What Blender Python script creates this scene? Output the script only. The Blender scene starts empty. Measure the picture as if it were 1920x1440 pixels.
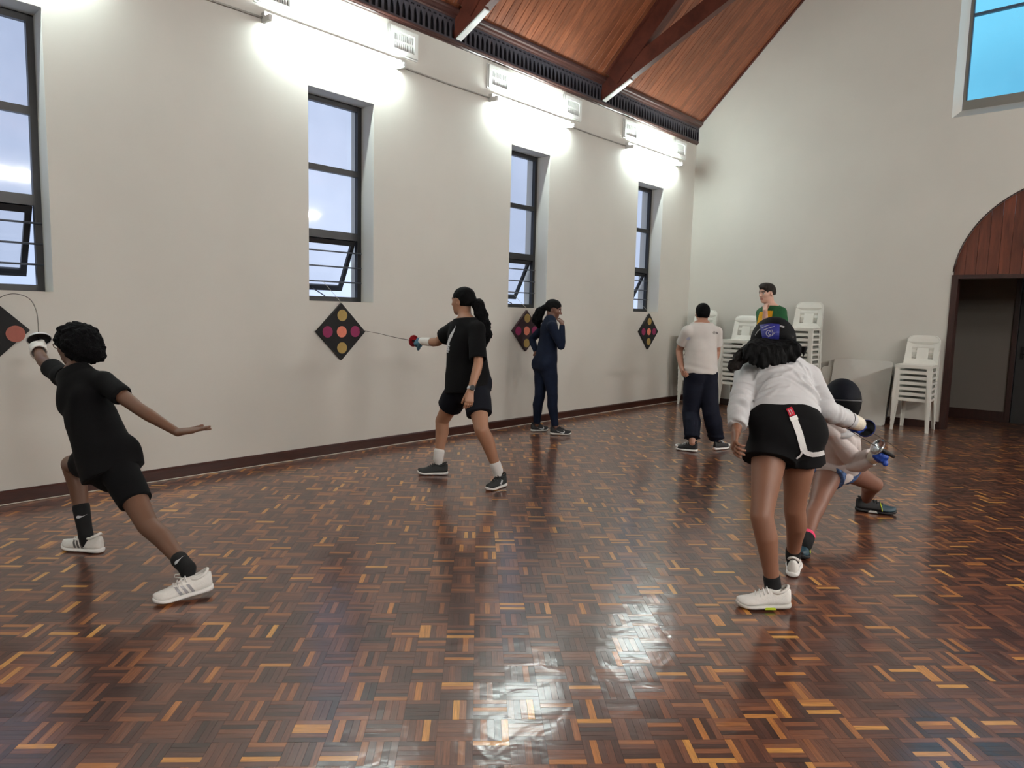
import bpy, bmesh, math, random
import numpy as np
from mathutils import Vector, Matrix
from mathutils.bvhtree import BVHTree

scene = bpy.context.scene
COL = scene.collection
random.seed(7)
rng = np.random.default_rng(11)

# ------------------------------------------------------------------ camera
cam_data = bpy.data.cameras.new('camera')
cam = bpy.data.objects.new('camera', cam_data)
COL.objects.link(cam)
cam_data.sensor_width = 36.0
cam_data.sensor_fit = 'HORIZONTAL'
cam_data.lens = 24.184
cam_data.clip_start = 0.05
cam_data.clip_end = 300
CR = Vector((0.73661883, 0.67585399, 0.0247807))
CU = Vector((-0.08760209, 0.0590176, 0.99440575))
CF = Vector((-0.6706106, 0.73466884, -0.1026797))
cam.matrix_world = Matrix(((CR.x, CU.x, -CF.x, 5.6877), (CR.y, CU.y, -CF.y, 0.0), (CR.z, CU.z, -CF.z, 1.4), (0, 0, 0, 1)))
scene.camera = cam

# ------------------------------------------------------------------ world: dusk overcast sky
world = bpy.data.worlds.new('world')
scene.world = world
world.use_nodes = True
wn = world.node_tree
wn.nodes.clear()
w_out = wn.nodes.new('ShaderNodeOutputWorld')
w_bg = wn.nodes.new('ShaderNodeBackground')
w_tc = wn.nodes.new('ShaderNodeTexCoord')
w_no = wn.nodes.new('ShaderNodeTexNoise')
w_no.inputs['Scale'].default_value = 3.2
w_no.inputs['Detail'].default_value = 5.0
w_rp = wn.nodes.new('ShaderNodeValToRGB')
w_rp.color_ramp.elements[0].position = 0.32
w_rp.color_ramp.elements[0].color = (0.36, 0.45, 0.66, 1)
w_rp.color_ramp.elements[1].position = 0.66
w_rp.color_ramp.elements[1].color = (0.62, 0.74, 1.0, 1)
wn.links.new(w_tc.outputs['Generated'], w_no.inputs['Vector'])
wn.links.new(w_no.outputs['Fac'], w_rp.inputs['Fac'])
wn.links.new(w_rp.outputs['Color'], w_bg.inputs['Color'])
wn.links.new(w_bg.outputs['Background'], w_out.inputs['Surface'])
w_bg.inputs['Strength'].default_value = 1.3

# ------------------------------------------------------------------ view
scene.view_settings.view_transform = 'Standard'
scene.view_settings.look = 'None'
scene.view_settings.gamma = 1.0
scene.view_settings.exposure = 0.0
scene.view_settings.use_curve_mapping = False
scene.cycles.use_denoising = True
scene.cycles.max_bounces = 5
scene.cycles.use_adaptive_sampling = True
scene.cycles.adaptive_threshold = 0.03
scene.cycles.diffuse_bounces = 3
scene.cycles.glossy_bounces = 3
scene.cycles.caustics_reflective = False
scene.cycles.caustics_refractive = False
scene.cycles.sample_clamp_indirect = 6.0
LAMP_STRENGTH = 190.0

# ------------------------------------------------------------------ materials
def lin(c):
    return tuple((v / 12.92 if v <= 0.04045 else ((v + 0.055) / 1.055) ** 2.4) for v in (x / 255.0 for x in c))

def mat(name, rgb, rough=0.6, metal=0.0, spec=0.5, noise=0.0, nscale=20.0, bump=0.0, bscale=80.0, coat=0.0,
        coat_rough=0.1, sheen=0.0, stretch=None, trans=0.0, alpha=1.0, raw=False, sss=0.0):
    """Principled material; rgb is sRGB 0-255 unless raw; noise mottles the colour, bump gives fine relief."""
    m = bpy.data.materials.new(name)
    m.use_nodes = True
    nt = m.node_tree
    b = nt.nodes['Principled BSDF']
    c = tuple(rgb) if raw else lin(rgb)
    b.inputs['Base Color'].default_value = (*c, 1)
    b.inputs['Roughness'].default_value = rough
    b.inputs['Metallic'].default_value = metal
    b.inputs['Specular IOR Level'].default_value = spec
    b.inputs['Coat Weight'].default_value = coat
    b.inputs['Coat Roughness'].default_value = coat_rough
    b.inputs['Sheen Weight'].default_value = sheen
    b.inputs['Transmission Weight'].default_value = trans
    b.inputs['Subsurface Weight'].default_value = sss
    if sss:
        b.inputs['Subsurface Radius'].default_value = (0.012, 0.005, 0.003)
        b.inputs['Subsurface Scale'].default_value = 0.6
    if noise or bump:
        tc = nt.nodes.new('ShaderNodeTexCoord')
        mp = nt.nodes.new('ShaderNodeMapping')
        nt.links.new(tc.outputs['Object'], mp.inputs['Vector'])
        if stretch:
            mp.inputs['Scale'].default_value = stretch
    if noise:
        n = nt.nodes.new('ShaderNodeTexNoise')
        n.inputs['Scale'].default_value = nscale
        n.inputs['Detail'].default_value = 4
        nt.links.new(mp.outputs['Vector'], n.inputs['Vector'])
        r = nt.nodes.new('ShaderNodeMapRange')
        r.inputs['From Min'].default_value = 0.3
        r.inputs['From Max'].default_value = 0.7
        r.inputs['To Min'].default_value = 1 - noise
        r.inputs['To Max'].default_value = 1 + noise
        nt.links.new(n.outputs['Fac'], r.inputs['Value'])
        v = nt.nodes.new('ShaderNodeVectorMath')
        v.operation = 'SCALE'
        v.inputs[0].default_value = c
        nt.links.new(r.outputs['Result'], v.inputs['Scale'])
        nt.links.new(v.outputs['Vector'], b.inputs['Base Color'])
    if bump:
        n2 = nt.nodes.new('ShaderNodeTexNoise')
        n2.inputs['Scale'].default_value = bscale
        n2.inputs['Detail'].default_value = 3
        nt.links.new(mp.outputs['Vector'], n2.inputs['Vector'])
        bp = nt.nodes.new('ShaderNodeBump')
        bp.inputs['Strength'].default_value = bump
        bp.inputs['Distance'].default_value = 0.01
        nt.links.new(n2.outputs['Fac'], bp.inputs['Height'])
        nt.links.new(bp.outputs['Normal'], b.inputs['Normal'])
    return m

def wood(name, dark, light, rough=0.45, grain=(1, 1, 1), scale=6.0, per_object=0.25, coat=0.0):
    """Stained wood: grain stretched along one axis, every board a little lighter or darker."""
    m = bpy.data.materials.new(name)
    m.use_nodes = True
    nt = m.node_tree
    b = nt.nodes['Principled BSDF']
    b.inputs['Roughness'].default_value = rough
    b.inputs['Coat Weight'].default_value = coat
    b.inputs['Coat Roughness'].default_value = 0.2
    tc = nt.nodes.new('ShaderNodeTexCoord')
    oi = nt.nodes.new('ShaderNodeObjectInfo')
    mp = nt.nodes.new('ShaderNodeMapping')
    mp.inputs['Scale'].default_value = grain
    nt.links.new(tc.outputs['Object'], mp.inputs['Vector'])
    mul = nt.nodes.new('ShaderNodeMath'); mul.operation = 'MULTIPLY'; mul.inputs[1].default_value = 37.0
    nt.links.new(oi.outputs['Random'], mul.inputs[0])
    n = nt.nodes.new('ShaderNodeTexNoise')
    n.noise_dimensions = '4D'
    n.inputs['Scale'].default_value = scale
    n.inputs['Detail'].default_value = 6
    n.inputs['Roughness'].default_value = 0.62
    nt.links.new(mp.outputs['Vector'], n.inputs['Vector'])
    nt.links.new(mul.outputs[0], n.inputs['W'])
    rp = nt.nodes.new('ShaderNodeValToRGB')
    rp.color_ramp.elements[0].position = 0.3
    rp.color_ramp.elements[0].color = (*lin(dark), 1)
    rp.color_ramp.elements[1].position = 0.72
    rp.color_ramp.elements[1].color = (*lin(light), 1)
    nt.links.new(n.outputs['Fac'], rp.inputs['Fac'])
    mr = nt.nodes.new('ShaderNodeMapRange')
    mr.inputs['To Min'].default_value = 1 - per_object
    mr.inputs['To Max'].default_value = 1 + per_object
    nt.links.new(oi.outputs['Random'], mr.inputs['Value'])
    v = nt.nodes.new('ShaderNodeVectorMath'); v.operation = 'SCALE'
    nt.links.new(rp.outputs['Color'], v.inputs[0])
    nt.links.new(mr.outputs['Result'], v.inputs['Scale'])
    nt.links.new(v.outputs['Vector'], b.inputs['Base Color'])
    bp = nt.nodes.new('ShaderNodeBump')
    bp.inputs['Strength'].default_value = 0.25
    bp.inputs['Distance'].default_value = 0.004
    nt.links.new(n.outputs['Fac'], bp.inputs['Height'])
    nt.links.new(bp.outputs['Normal'], b.inputs['Normal'])
    return m

def emit(name, rgb, strength):
    m = bpy.data.materials.new(name)
    m.use_nodes = True
    nt = m.node_tree
    nt.nodes.clear()
    o = nt.nodes.new('ShaderNodeOutputMaterial')
    e = nt.nodes.new('ShaderNodeEmission')
    e.inputs['Color'].default_value = (*rgb, 1)
    e.inputs['Strength'].default_value = strength
    nt.links.new(e.outputs['Emission'], o.inputs['Surface'])
    return m

def pane_mat(name, tint, gloss=0.03, rough=0.05):
    """Window glass: tinted see-through sheet with a faint reflection."""
    m = bpy.data.materials.new(name)
    m.use_nodes = True
    nt = m.node_tree
    nt.nodes.clear()
    o = nt.nodes.new('ShaderNodeOutputMaterial')
    t = nt.nodes.new('ShaderNodeBsdfTransparent')
    t.inputs['Color'].default_value = (*tint, 1)
    g = nt.nodes.new('ShaderNodeBsdfGlossy')
    g.inputs['Roughness'].default_value = rough
    mx = nt.nodes.new('ShaderNodeMixShader')
    mx.inputs['Fac'].default_value = gloss
    nt.links.new(t.outputs[0], mx.inputs[1])
    nt.links.new(g.outputs[0], mx.inputs[2])
    nt.links.new(mx.outputs[0], o.inputs['Surface'])
    return m

M = {}
M['plaster'] = mat('painted_plaster', (214, 212, 204), 0.75, noise=0.03, nscale=1.3, bump=0.08, bscale=10)
M['sill'] = mat('painted_sill', (216, 210, 198), 0.6)
M['skirting'] = wood('skirting_wood', (48, 22, 16), (78, 38, 27), 0.35, (6, 0.5, 6), 8)
M['ceiling_wood'] = wood('ceiling_wood', (92, 48, 30), (150, 90, 60), 0.42, (1.0, 9, 1.0), 4.5, 0.22)
M['truss_wood'] = wood('truss_wood', (62, 28, 22), (104, 54, 42), 0.35, (1.2, 8, 1.2), 4)
M['cornice_wood'] = wood('cornice_wood', (48, 30, 28), (80, 50, 44), 0.3, (6, 0.5, 6), 6, 0.1)
M['fret_wood'] = mat('fret_wood', (58, 56, 64), 0.5, noise=0.2, nscale=8)
M['void'] = mat('dark_backing', (22, 20, 24), 0.9)
M['arch_wood'] = wood('arch_wood', (70, 34, 24), (122, 66, 46), 0.35, (7, 7, 0.7), 4, 0.2)
M['jamb_wood'] = wood('jamb_wood', (38, 20, 16), (62, 34, 28), 0.4, (7, 7, 0.7), 4, 0.1)
M['frame'] = mat('bronze_aluminium', (44, 44, 46), 0.4, metal=0.3)
M['bar'] = mat('grey_steel_bar', (96, 100, 110), 0.4, metal=0.5)
M['pane'] = pane_mat('clear_pane', (0.92, 0.91, 0.90))
M['cyan_pane'] = pane_mat('cyan_pane', (0.58, 0.98, 1.0), 0.03)
M['vent'] = mat('white_vent', (226, 228, 224), 0.5)
M['vent_dark'] = mat('vent_slot', (90, 92, 92), 0.8)
M['lamp_body'] = mat('lamp_enamel', (232, 234, 232), 0.35)
M['tube'] = emit('fluorescent_tube', (0.88, 1.0, 0.97), LAMP_STRENGTH)
M['tube_pair'] = emit('fluorescent_tube_bright', (1.0, 0.985, 0.94), LAMP_STRENGTH * 4.5)  # single unseen tubes on the opposite wall, overdriven as fill light
M['conduit'] = mat('conduit', (176, 174, 168), 0.5)
M['grey_plaster'] = mat('grey_plaster', (118, 112, 104), 0.8, noise=0.03, nscale=2)  # corridor plaster, colour darkened to stand for the shade of an unlit passage
M['dark_door'] = mat('dark_door', (44, 44, 44), 0.5, noise=0.1, nscale=6)
M['black_metal'] = mat('black_metal', (16, 16, 17), 0.35, metal=0.4)

# ------------------------------------------------------------------ mesh helpers
def new_obj(name, me, material=None, parent=None, smooth=False):
    o = bpy.data.objects.new(name, me)
    COL.objects.link(o)
    if material is not None and len(me.materials) == 0:
        me.materials.append(material)
    if parent is not None:
        o.parent = parent
    if smooth:
        me.shade_smooth()
    return o

def tag(o, label=None, cat=None, group=None, kind=None):
    if label: o['label'] = label
    if cat: o['category'] = cat
    if group: o['group'] = group
    if kind: o['kind'] = kind
    return o

def empty(name, loc=(0, 0, 0), rotz=0.0):
    o = bpy.data.objects.new(name, None)
    COL.objects.link(o)
    o.location = loc
    o.rotation_euler = (0, 0, rotz)
    o.empty_display_size = 0.1
    return o

class MB:
    """Collects verts and faces of one mesh."""
    def __init__(s):
        s.v = []; s.f = []; s.mi = []
    def add(s, vs, fs, mi=0):
        k = len(s.v)
        s.v += [tuple(p) for p in vs]
        s.f += [tuple(k + i for i in f) for f in fs]
        s.mi += [mi] * len(fs)
        return s
    def box(s, a, b, mi=0):
        (x0, y0, z0), (x1, y1, z1) = a, b
        return s.add([(x0, y0, z0), (x1, y0, z0), (x1, y1, z0), (x0, y1, z0), (x0, y0, z1), (x1, y0, z1), (x1, y1, z1), (x0, y1, z1)],
                     [(3, 2, 1, 0), (4, 5, 6, 7), (0, 1, 5, 4), (1, 2, 6, 5), (2, 3, 7, 6), (3, 0, 4, 7)], mi)
    def beam(s, p, q, w, h, up=(0, 0, 1), mi=0):
        """Rectangular bar from p to q, w wide (side), h high (along up)."""
        p, q = Vector(p), Vector(q)
        d = (q - p).normalized()
        sd = d.cross(Vector(up)).normalized()
        u = sd.cross(d)
        vs = []
        for c in (p, q):
            for a, b in ((-1, -1), (1, -1), (1, 1), (-1, 1)):
                vs.append(c + sd * (a * w / 2) + u * (b * h / 2))
        return s.add(vs, [(0, 1, 2, 3), (7, 6, 5, 4), (4, 5, 1, 0), (5, 6, 2, 1), (6, 7, 3, 2), (7, 4, 0, 3)], mi)
    def tube(s, pts, r, n=8, mi=0, closed=False, cap=True):
        """Round tube through pts; r a number or one per point."""
        pts = [Vector(p) for p in pts]
        m = len(pts)
        rs = [r] * m if isinstance(r, (int, float)) else list(r)
        ref = None
        rings = []
        for i in range(m):
            a = pts[(i - 1) % m] if (closed or i) else pts[0]
            b = pts[(i + 1) % m] if (closed or i < m - 1) else pts[-1]
            d = (b - a)
            d = d.normalized() if d.length > 1e-9 else Vector((0, 0, 1))
            if ref is None:
                ref = Vector((0, 0, 1)) if abs(d.z) < 0.9 else Vector((1, 0, 0))
            e = (ref - d * ref.dot(d))
            e = e.normalized() if e.length > 1e-6 else d.orthogonal().normalized()
            ref = e
            g = d.cross(e)
            rings.append([pts[i] + (e * math.cos(2 * math.pi * k / n) + g * math.sin(2 * math.pi * k / n)) * rs[i] for k in range(n)])
        vs = [v for rg in rings for v in rg]
        fs = []
        for i in range(m if closed else m - 1):
            j = (i + 1) % m
            for k in range(n):
                fs.append((i * n + k, i * n + (k + 1) % n, j * n + (k + 1) % n, j * n + k))
        if cap and not closed:
            fs.append(tuple(range(n))[::-1])
            fs.append(tuple((m - 1) * n + k for k in range(n)))
        return s.add(vs, fs, mi)
    def prism(s, poly, axis, a, b, mi=0):
        """Extrude a 2D polygon along axis x/y/z from a to b (poly gives the other two coords in order)."""
        def P(u, v, w):
            return {'x': (w, u, v), 'y': (u, w, v), 'z': (u, v, w)}[axis]
        n = len(poly)
        vs = [P(u, v, a) for u, v in poly] + [P(u, v, b) for u, v in poly]
        fs = [tuple(range(n))[::-1], tuple(range(n, 2 * n))] + [(i, (i + 1) % n, n + (i + 1) % n, n + i) for i in range(n)]
        return s.add(vs, fs, mi)
    def mesh(s, name, mats=None):
        me = bpy.data.meshes.new(name)
        me.from_pydata(s.v, [], s.f)
        for m in (mats or []):
            me.materials.append(m)
        if mats and len(mats) > 1:
            me.polygons.foreach_set('material_index', s.mi)
        bm = bmesh.new(); bm.from_mesh(me)
        bmesh.ops.recalc_face_normals(bm, faces=bm.faces)
        bm.to_mesh(me); bm.free()
        me.update()
        return me
    def build(s, name, material, parent=None, smooth=False):
        mats = material if isinstance(material, (list, tuple)) else [material]
        return new_obj(name, s.mesh(name, mats), None, parent, smooth)

def plate(name, outlines, thick, mats=None):
    """Flat plate with holes in local XY, extruded by thick in Z: outlines[0] outer, rest holes."""
    cu = bpy.data.curves.new(name, 'CURVE')
    cu.dimensions = '2D'
    cu.fill_mode = 'BOTH'
    cu.extrude = thick / 2
    for ol in outlines:
        sp = cu.splines.new('POLY')
        sp.points.add(len(ol) - 1)
        for p, (x, y) in zip(sp.points, ol):
            p.co = (x, y, 0, 1)
        sp.use_cyclic_u = True
    tmp = bpy.data.objects.new(name, cu)
    COL.objects.link(tmp)
    dg = bpy.context.evaluated_depsgraph_get()
    me = bpy.data.meshes.new_from_object(tmp.evaluated_get(dg))
    bpy.data.objects.remove(tmp)
    bpy.data.curves.remove(cu)
    me.name = name
    me.materials.clear()
    for m in (mats or []):
        me.materials.append(m)
    return me

def copy_obj(src, parent=None, matrix=None):
    c = src.copy()
    COL.objects.link(c)
    c.parent = parent
    if matrix is not None:
        c.matrix_local = matrix
    return c

def copy_tree(src):
    r = copy_obj(src)
    for ch in src.children:
        c = copy_obj(ch, r)
        c.matrix_local = ch.matrix_local
        for g in ch.children:
            d = copy_obj(g, c)
            d.matrix_local = g.matrix_local
    return r

# ------------------------------------------------------------------ room dimensions (metres)
YC = 10.57          # end wall face
YB = -5.0           # rear wall
XW = 10.0           # right wall
EAVE = 4.485
SL = 0.98           # roof rise per metre
RIDGE = EAVE + SL * XW / 2
WT = 0.38           # wall thickness
WIN_Z0, WIN_Z1 = 1.466, 3.376
WIN_W = 0.715
WIN_R = [-4.05 + 2.733 * k for k in range(6)]     # right-hand edges along Y
WIN_R = [y for y in WIN_R]
WIN_R = [-1.317 - 2.733, -1.317, 1.416, 4.15, 6.838, 9.605]

def side_wall(name, x0, x1):
    mb = MB()
    ys = [YB - 0.3]
    for r in WIN_R:
        ys += [r - WIN_W, r]
    ys.append(YC + 0.4)
    for i in range(0, len(ys) - 1):
        if i % 2 == 0:
            mb.box((x0, ys[i], -0.1), (x1, ys[i + 1], 4.7))
        else:
            mb.box((x0, ys[i], -0.1), (x1, ys[i + 1], WIN_Z0))
            mb.box((x0, ys[i], WIN_Z1), (x1, ys[i + 1], 4.7))
    o = mb.build(name, M['plaster'])
    return tag(o, kind='structure')

wall_left = side_wall('wall_left', -WT, 0.0)
wall_right = side_wall('wall_right', XW, XW + WT)
wall_back = tag(MB().prism([(-WT, -0.1), (XW + WT, -0.1), (XW + WT, EAVE), (XW / 2, RIDGE + 0.3), (-WT, EAVE)], 'y', YB - 0.3, YB).build('wall_back', M['plaster']), kind='structure')

# end wall: gable with the arched opening and the tall window
ARC_X, ARC_Z, ARC_R = 5.0, 1.975, 1.225
ARCH_L, ARCH_R = ARC_X - ARC_R, ARC_X + ARC_R
def arch_outline(r, zbot, n=28):
    pts = [(ARC_X - r, zbot)]
    pts += [(ARC_X - r * math.cos(math.pi * i / n), ARC_Z + r * math.sin(math.pi * i / n)) for i in range(n + 1)]
    pts.append((ARC_X + r, zbot))
    return pts
UW_L, UW_R, UW_B, UW_S = 3.609, 6.391, 4.043, 6.1
def uw_outline(inset, bot, n=24):
    r = (UW_R - UW_L) / 2 - inset
    pts = [(UW_L + inset, bot)]
    pts += [(5.0 - r * math.cos(math.pi * i / n), UW_S + 1.0 * r * math.sin(math.pi * i / n)) for i in range(n + 1)]
    pts.append((UW_R - inset, bot))
    return pts
gable = [(-WT, -0.1), (ARCH_L, -0.1)] + arch_outline(ARC_R, 0.0)[1:-1] + [(ARCH_R, -0.1), (XW + WT, -0.1), (XW + WT, EAVE), (XW / 2, RIDGE + 0.3), (-WT, EAVE)]
# front skin carries the wide splayed mouth of the window, the body behind it the narrower one
EW_T = 0.25
me = plate('wall_end', [gable, uw_outline(0.0, UW_B)[::-1]], 0.02, [M['plaster']])
bmx = bmesh.new(); bmx.from_mesh(me)
for v in bmx.verts:
    v.co = Vector((v.co.x, YC + 0.01 - v.co.z, v.co.y))
# splay ring from the mouth to the frame, and the outer body
front = uw_outline(0.0, UW_B); back = uw_outline(0.06, UW_B + 0.137)
va = [bmx.verts.new((x, YC + 0.019, z)) for x, z in front]
vb = [bmx.verts.new((x, YC + EW_T, z)) for x, z in back]
for i in range(len(va)):
    j = (i + 1) % len(va)
    bmx.faces.new((va[i], va[j], vb[j], vb[i]))
bmesh.ops.recalc_face_normals(bmx, faces=bmx.faces)
bmx.to_mesh(me); bmx.free()
wall_end = tag(new_obj('wall_end', me), kind='structure')
arch_in = arch_outline(ARC_R, 0.0)
ga2 = [(-WT, -0.1), (ARCH_L, -0.1)] + arch_in[1:-1] + [(ARCH_R, -0.1), (XW + WT, -0.1), (XW + WT, EAVE), (XW / 2, RIDGE + 0.3), (-WT, EAVE)]
me = plate('wall_core', [ga2, uw_outline(-0.01, UW_B - 0.01)[::-1]], EW_T - 0.02, [M['plaster']])
for v in me.vertices:
    v.co = Vector((v.co.x, YC + 0.02 + (EW_T - 0.02) / 2 - v.co.z, v.co.y))
me.flip_normals()
new_obj('wall_core', me, None, wall_end)

# floor slab, corridor behind the arch
floor = tag(MB().box((-WT, YB - 0.3, -0.12), (XW + WT, 14.2, -0.006)).build('floor', mat('floor_bed', (36, 20, 14), 0.8)), kind='structure')
CORR_Y = 12.12
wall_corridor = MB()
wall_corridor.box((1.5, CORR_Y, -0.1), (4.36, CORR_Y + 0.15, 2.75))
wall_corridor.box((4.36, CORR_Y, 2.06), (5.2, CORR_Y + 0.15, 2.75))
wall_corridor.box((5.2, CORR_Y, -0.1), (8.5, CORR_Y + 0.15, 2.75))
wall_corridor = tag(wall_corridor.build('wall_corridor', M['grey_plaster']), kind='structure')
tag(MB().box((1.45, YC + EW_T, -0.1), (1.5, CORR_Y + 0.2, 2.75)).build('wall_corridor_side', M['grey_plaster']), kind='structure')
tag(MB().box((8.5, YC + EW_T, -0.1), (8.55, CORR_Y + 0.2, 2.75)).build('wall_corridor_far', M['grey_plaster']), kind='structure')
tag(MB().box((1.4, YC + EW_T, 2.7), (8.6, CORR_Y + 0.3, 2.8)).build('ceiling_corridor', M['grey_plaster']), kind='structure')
tag(MB().box((1.5, CORR_Y - 0.02, -0.004), (4.3, CORR_Y, 0.15)).build('baseboard_corridor', M['jamb_wood']), kind='structure')

# corridor door
d1 = empty('door_1', (4.36, CORR_Y, 0)); tag(d1, kind='structure')
fr = MB(); fr.box((-0.06, -0.03, -0.004), (0.0, 0.1, 2.12)); fr.box((0.84, -0.03, -0.004), (0.9, 0.1, 2.12)); fr.box((-0.06, -0.03, 2.06), (0.9, 0.1, 2.12))
fr.build('door_frame', M['jamb_wood'], d1)
leaf = MB().box((0.005, 0.03, 0.0), (0.835, 0.07, 2.055)).build('door_leaf', M['dark_door'], d1)
hd = MB(); hd.box((0.05, 0.018, 0.92), (0.09, 0.03, 1.1)); hd.tube([(0.07, 0.02, 1.0), (0.07, -0.035, 1.0), (0.19, -0.035, 0.99)], 0.009)
hd.build('door_handle', M['black_metal'], leaf)

# arch joinery: lining posts, header and vertical boards
d2 = empty('door_2', (ARC_X, YC, 0)); tag(d2, kind='structure')
for s in (-1, 1):
    x = s * (ARC_R - 0.035)
    MB().box((min(x - 0.035, x + 0.035), 0.0 - 0.012, -0.004), (max(x - 0.035, x + 0.035), 0.16, 2.036)).build('jamb_post', M['jamb_wood'], d2)
MB().box((-ARC_R + 0.07, -0.010, 1.985), (ARC_R - 0.07, 0.16, 2.036)).build('header', M['jamb_wood'], d2)
x = -ARC_R + 0.01
bw = 0.118
while x < ARC_R - 0.02:
    xa, xb = x + 0.0015, min(x + bw - 0.0015, ARC_R - 0.012)
    pts = [(xa, 2.036)]
    for k in range(7):
        xx = xa + (xb - xa) * k / 6
        pts.append((xx, ARC_Z + math.sqrt(max((ARC_R - 0.006) ** 2 - xx * xx, 0.0001))))
    pts.append((xb, 2.036))
    if pts[1][1] > 2.05 or pts[-2][1] > 2.05:
        pts = [(a, max(b, 2.037)) for a, b in pts]
        MB().prism(pts, 'y', 0.045 + random.uniform(-0.002, 0.002), 0.07).build('board', M['arch_wood'], d2)
    x += bw
# thin dark bead along the arch edge
bead = [(ARC_R * -math.cos(math.pi * i / 40), 0.004, ARC_Z + ARC_R * math.sin(math.pi * i / 40)) for i in range(41)]
bead = [b for b in bead if b[2] > 2.03]
MB().tube(bead, 0.008, 6).build('arch_bead', M['jamb_wood'], d2, True)

# skirting boards
sk = MB().prism([(0.0, -0.004), (0.02, -0.004), (0.02, 0.085), (0.012, 0.097), (0.0, 0.097)], 'y', YB, YC).build('baseboard_left', M['skirting'])
tag(sk, kind='structure')
for nm, xa, xb in (('baseboard_end', 0.02, ARCH_L - 0.001), ('baseboard_end', ARCH_R + 0.001, XW)):
    o = MB().prism([(YC, -0.004), (YC - 0.02, -0.004), (YC - 0.02, 0.085), (YC - 0.012, 0.097), (YC, 0.097)], 'x', xa, xb).build(nm, M['jamb_wood'])
    tag(o, kind='structure')
tag(MB().prism([(XW, -0.004), (XW - 0.02, -0.004), (XW - 0.02, 0.085), (XW - 0.012, 0.097), (XW, 0.097)], 'y', YB, YC).build('baseboard_right', M['skirting']), kind='structure')
tag(MB().tube([(0.028, YB, 0.004), (0.028, YC, 0.004)], 0.0045, 6).build('trim_1', mat('trim_wire', (190, 180, 168), 0.4)), kind='structure')

# end window: frame, glazing bars, panes
w5 = empty('window_5', (0, YC + EW_T, 0)); tag(w5, kind='structure')
fo = uw_outline(0.06, UW_B + 0.137); fi = uw_outline(0.10, UW_B + 0.26)
me = plate('window_frame', [fo, fi[::-1]], 0.05, [mat('end_window_frame', (128, 126, 120), 0.5)])
for v in me.vertices:
    v.co = Vector((v.co.x, 0.03 - v.co.z, v.co.y))
new_obj('window_frame', me, None, w5)
me = plate('pane', [uw_outline(0.095, UW_B + 0.25)], 0.006, [M['cyan_pane']])
for v in me.vertices:
    v.co = Vector((v.co.x, 0.04 - v.co.z, v.co.y))
new_obj('pane', me, None, w5)
gb = mat('glazing_bar', (72, 92, 112), 0.5)
for z in (5.372, 6.3):
    MB().box((UW_L + 0.1, 0.005, z - 0.016), (UW_R - 0.1, 0.055, z + 0.016)).build('glazing_bar', gb, w5)
for x in (4.55, 5.45):
    MB().box((x - 0.016, 0.004, UW_B + 0.26), (x + 0.016, 0.056, 7.3)).build('glazing_bar', gb, w5)
MB().box((UW_L + 0.098, 0.0, UW_B + 0.26), (UW_L + 0.106, 0.05, UW_S)).build('glazing_bead', gb, w5)

# side windows
def make_window(name, r, side):
    """Steel-framed window: two fixed panes over an awning sash pushed outward, three bars across it. Local x points out of the room."""
    w = empty(name, (0.0 if side < 0 else XW, r - WIN_W, 0)); tag(w, kind='structure')
    s = side
    def bx(a, b):
        (x0, y0, z0), (x1, y1, z1) = a, b
        return (min(s * x0, s * x1), y0, z0), (max(s * x0, s * x1), y1, z1)
    W = WIN_W
    f = MB()
    D0, D1 = 0.205, 0.25
    for a, b in [((D0, 0, WIN_Z0 + 0.002), (D1, 0.045, WIN_Z1)), ((D0, W - 0.045, WIN_Z0 + 0.002), (D1, W, WIN_Z1)),
                 ((D0, 0.045, WIN_Z0 + 0.002), (D1, W - 0.045, WIN_Z0 + 0.05)), ((D0, 0.045, WIN_Z1 - 0.05), (D1, W - 0.045, WIN_Z1)),
                 ((D0, 0.045, 2.70), (D1, W - 0.045, 2.755)), ((D0, 0.045, 2.075), (D1, W - 0.045, 2.15))]:
        f.box(*bx(a, b))
    f.build('window_frame', M['frame'], w)
    for z0, z1 in ((2.15, 2.70), (2.755, WIN_Z1 - 0.05)):
        MB().box(*bx((0.226, 0.04, z0 - 0.005), (0.231, W - 0.04, z1 + 0.005))).build('pane', M['pane'], w)
    # awning sash hinged at z=2.07
    ang = math.radians(27)
    H = 2.068 - WIN_Z0 - 0.055
    def tr(p):
        x, y, z = p
        xx = 0.228 + x * math.cos(ang) + z * math.sin(ang)
        zz = 2.068 - z * math.cos(ang) + x * math.sin(ang)
        return (s * xx, y, zz)
    sb = MB()
    for a, b in [((0, 0.05, 0), (0.03, 0.09, H)), ((0, W - 0.09, 0), (0.03, W - 0.05, H)), ((0, 0.09, 0), (0.03, W - 0.09, 0.05)), ((0, 0.09, H - 0.055), (0.03, W - 0.09, H))]:
        q = MB().box(a, b)
        sb.add([tr(p) for p in q.v], q.f)
    sash = sb.build('sash', M['frame'], w)
    q = MB().box((0.012, 0.085, 0.045), (0.017, W - 0.085, H - 0.05))
    MB().add([tr(p) for p in q.v], q.f).build('pane', M['pane'], sash)
    st = MB().tube([(s * 0.215, W * 0.42, WIN_Z0 + 0.055), tr((0, W * 0.42, H - 0.03))], 0.006, 6)
    st.build('stay', M['frame'], sash)
    for z in (1.952, 1.806, 1.66):
        MB().tube([(s * 0.2, 0.004, z), (s * 0.2, W - 0.004, z)], 0.0075, 8).build('bar', M['bar'], w, True)
    if s < 0:
        MB().box((-0.205, 0.0, WIN_Z0), (0.004, W, WIN_Z0 + 0.0018)).build('window_sill', M['sill'], w)
    return w
for i, r in enumerate(WIN_R[2:]):
    make_window('window_%d' % (i + 1), r, -1)
for i, r in enumerate(WIN_R[:2]):
    make_window('window_%d' % (i + 6), r, -1)
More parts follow.
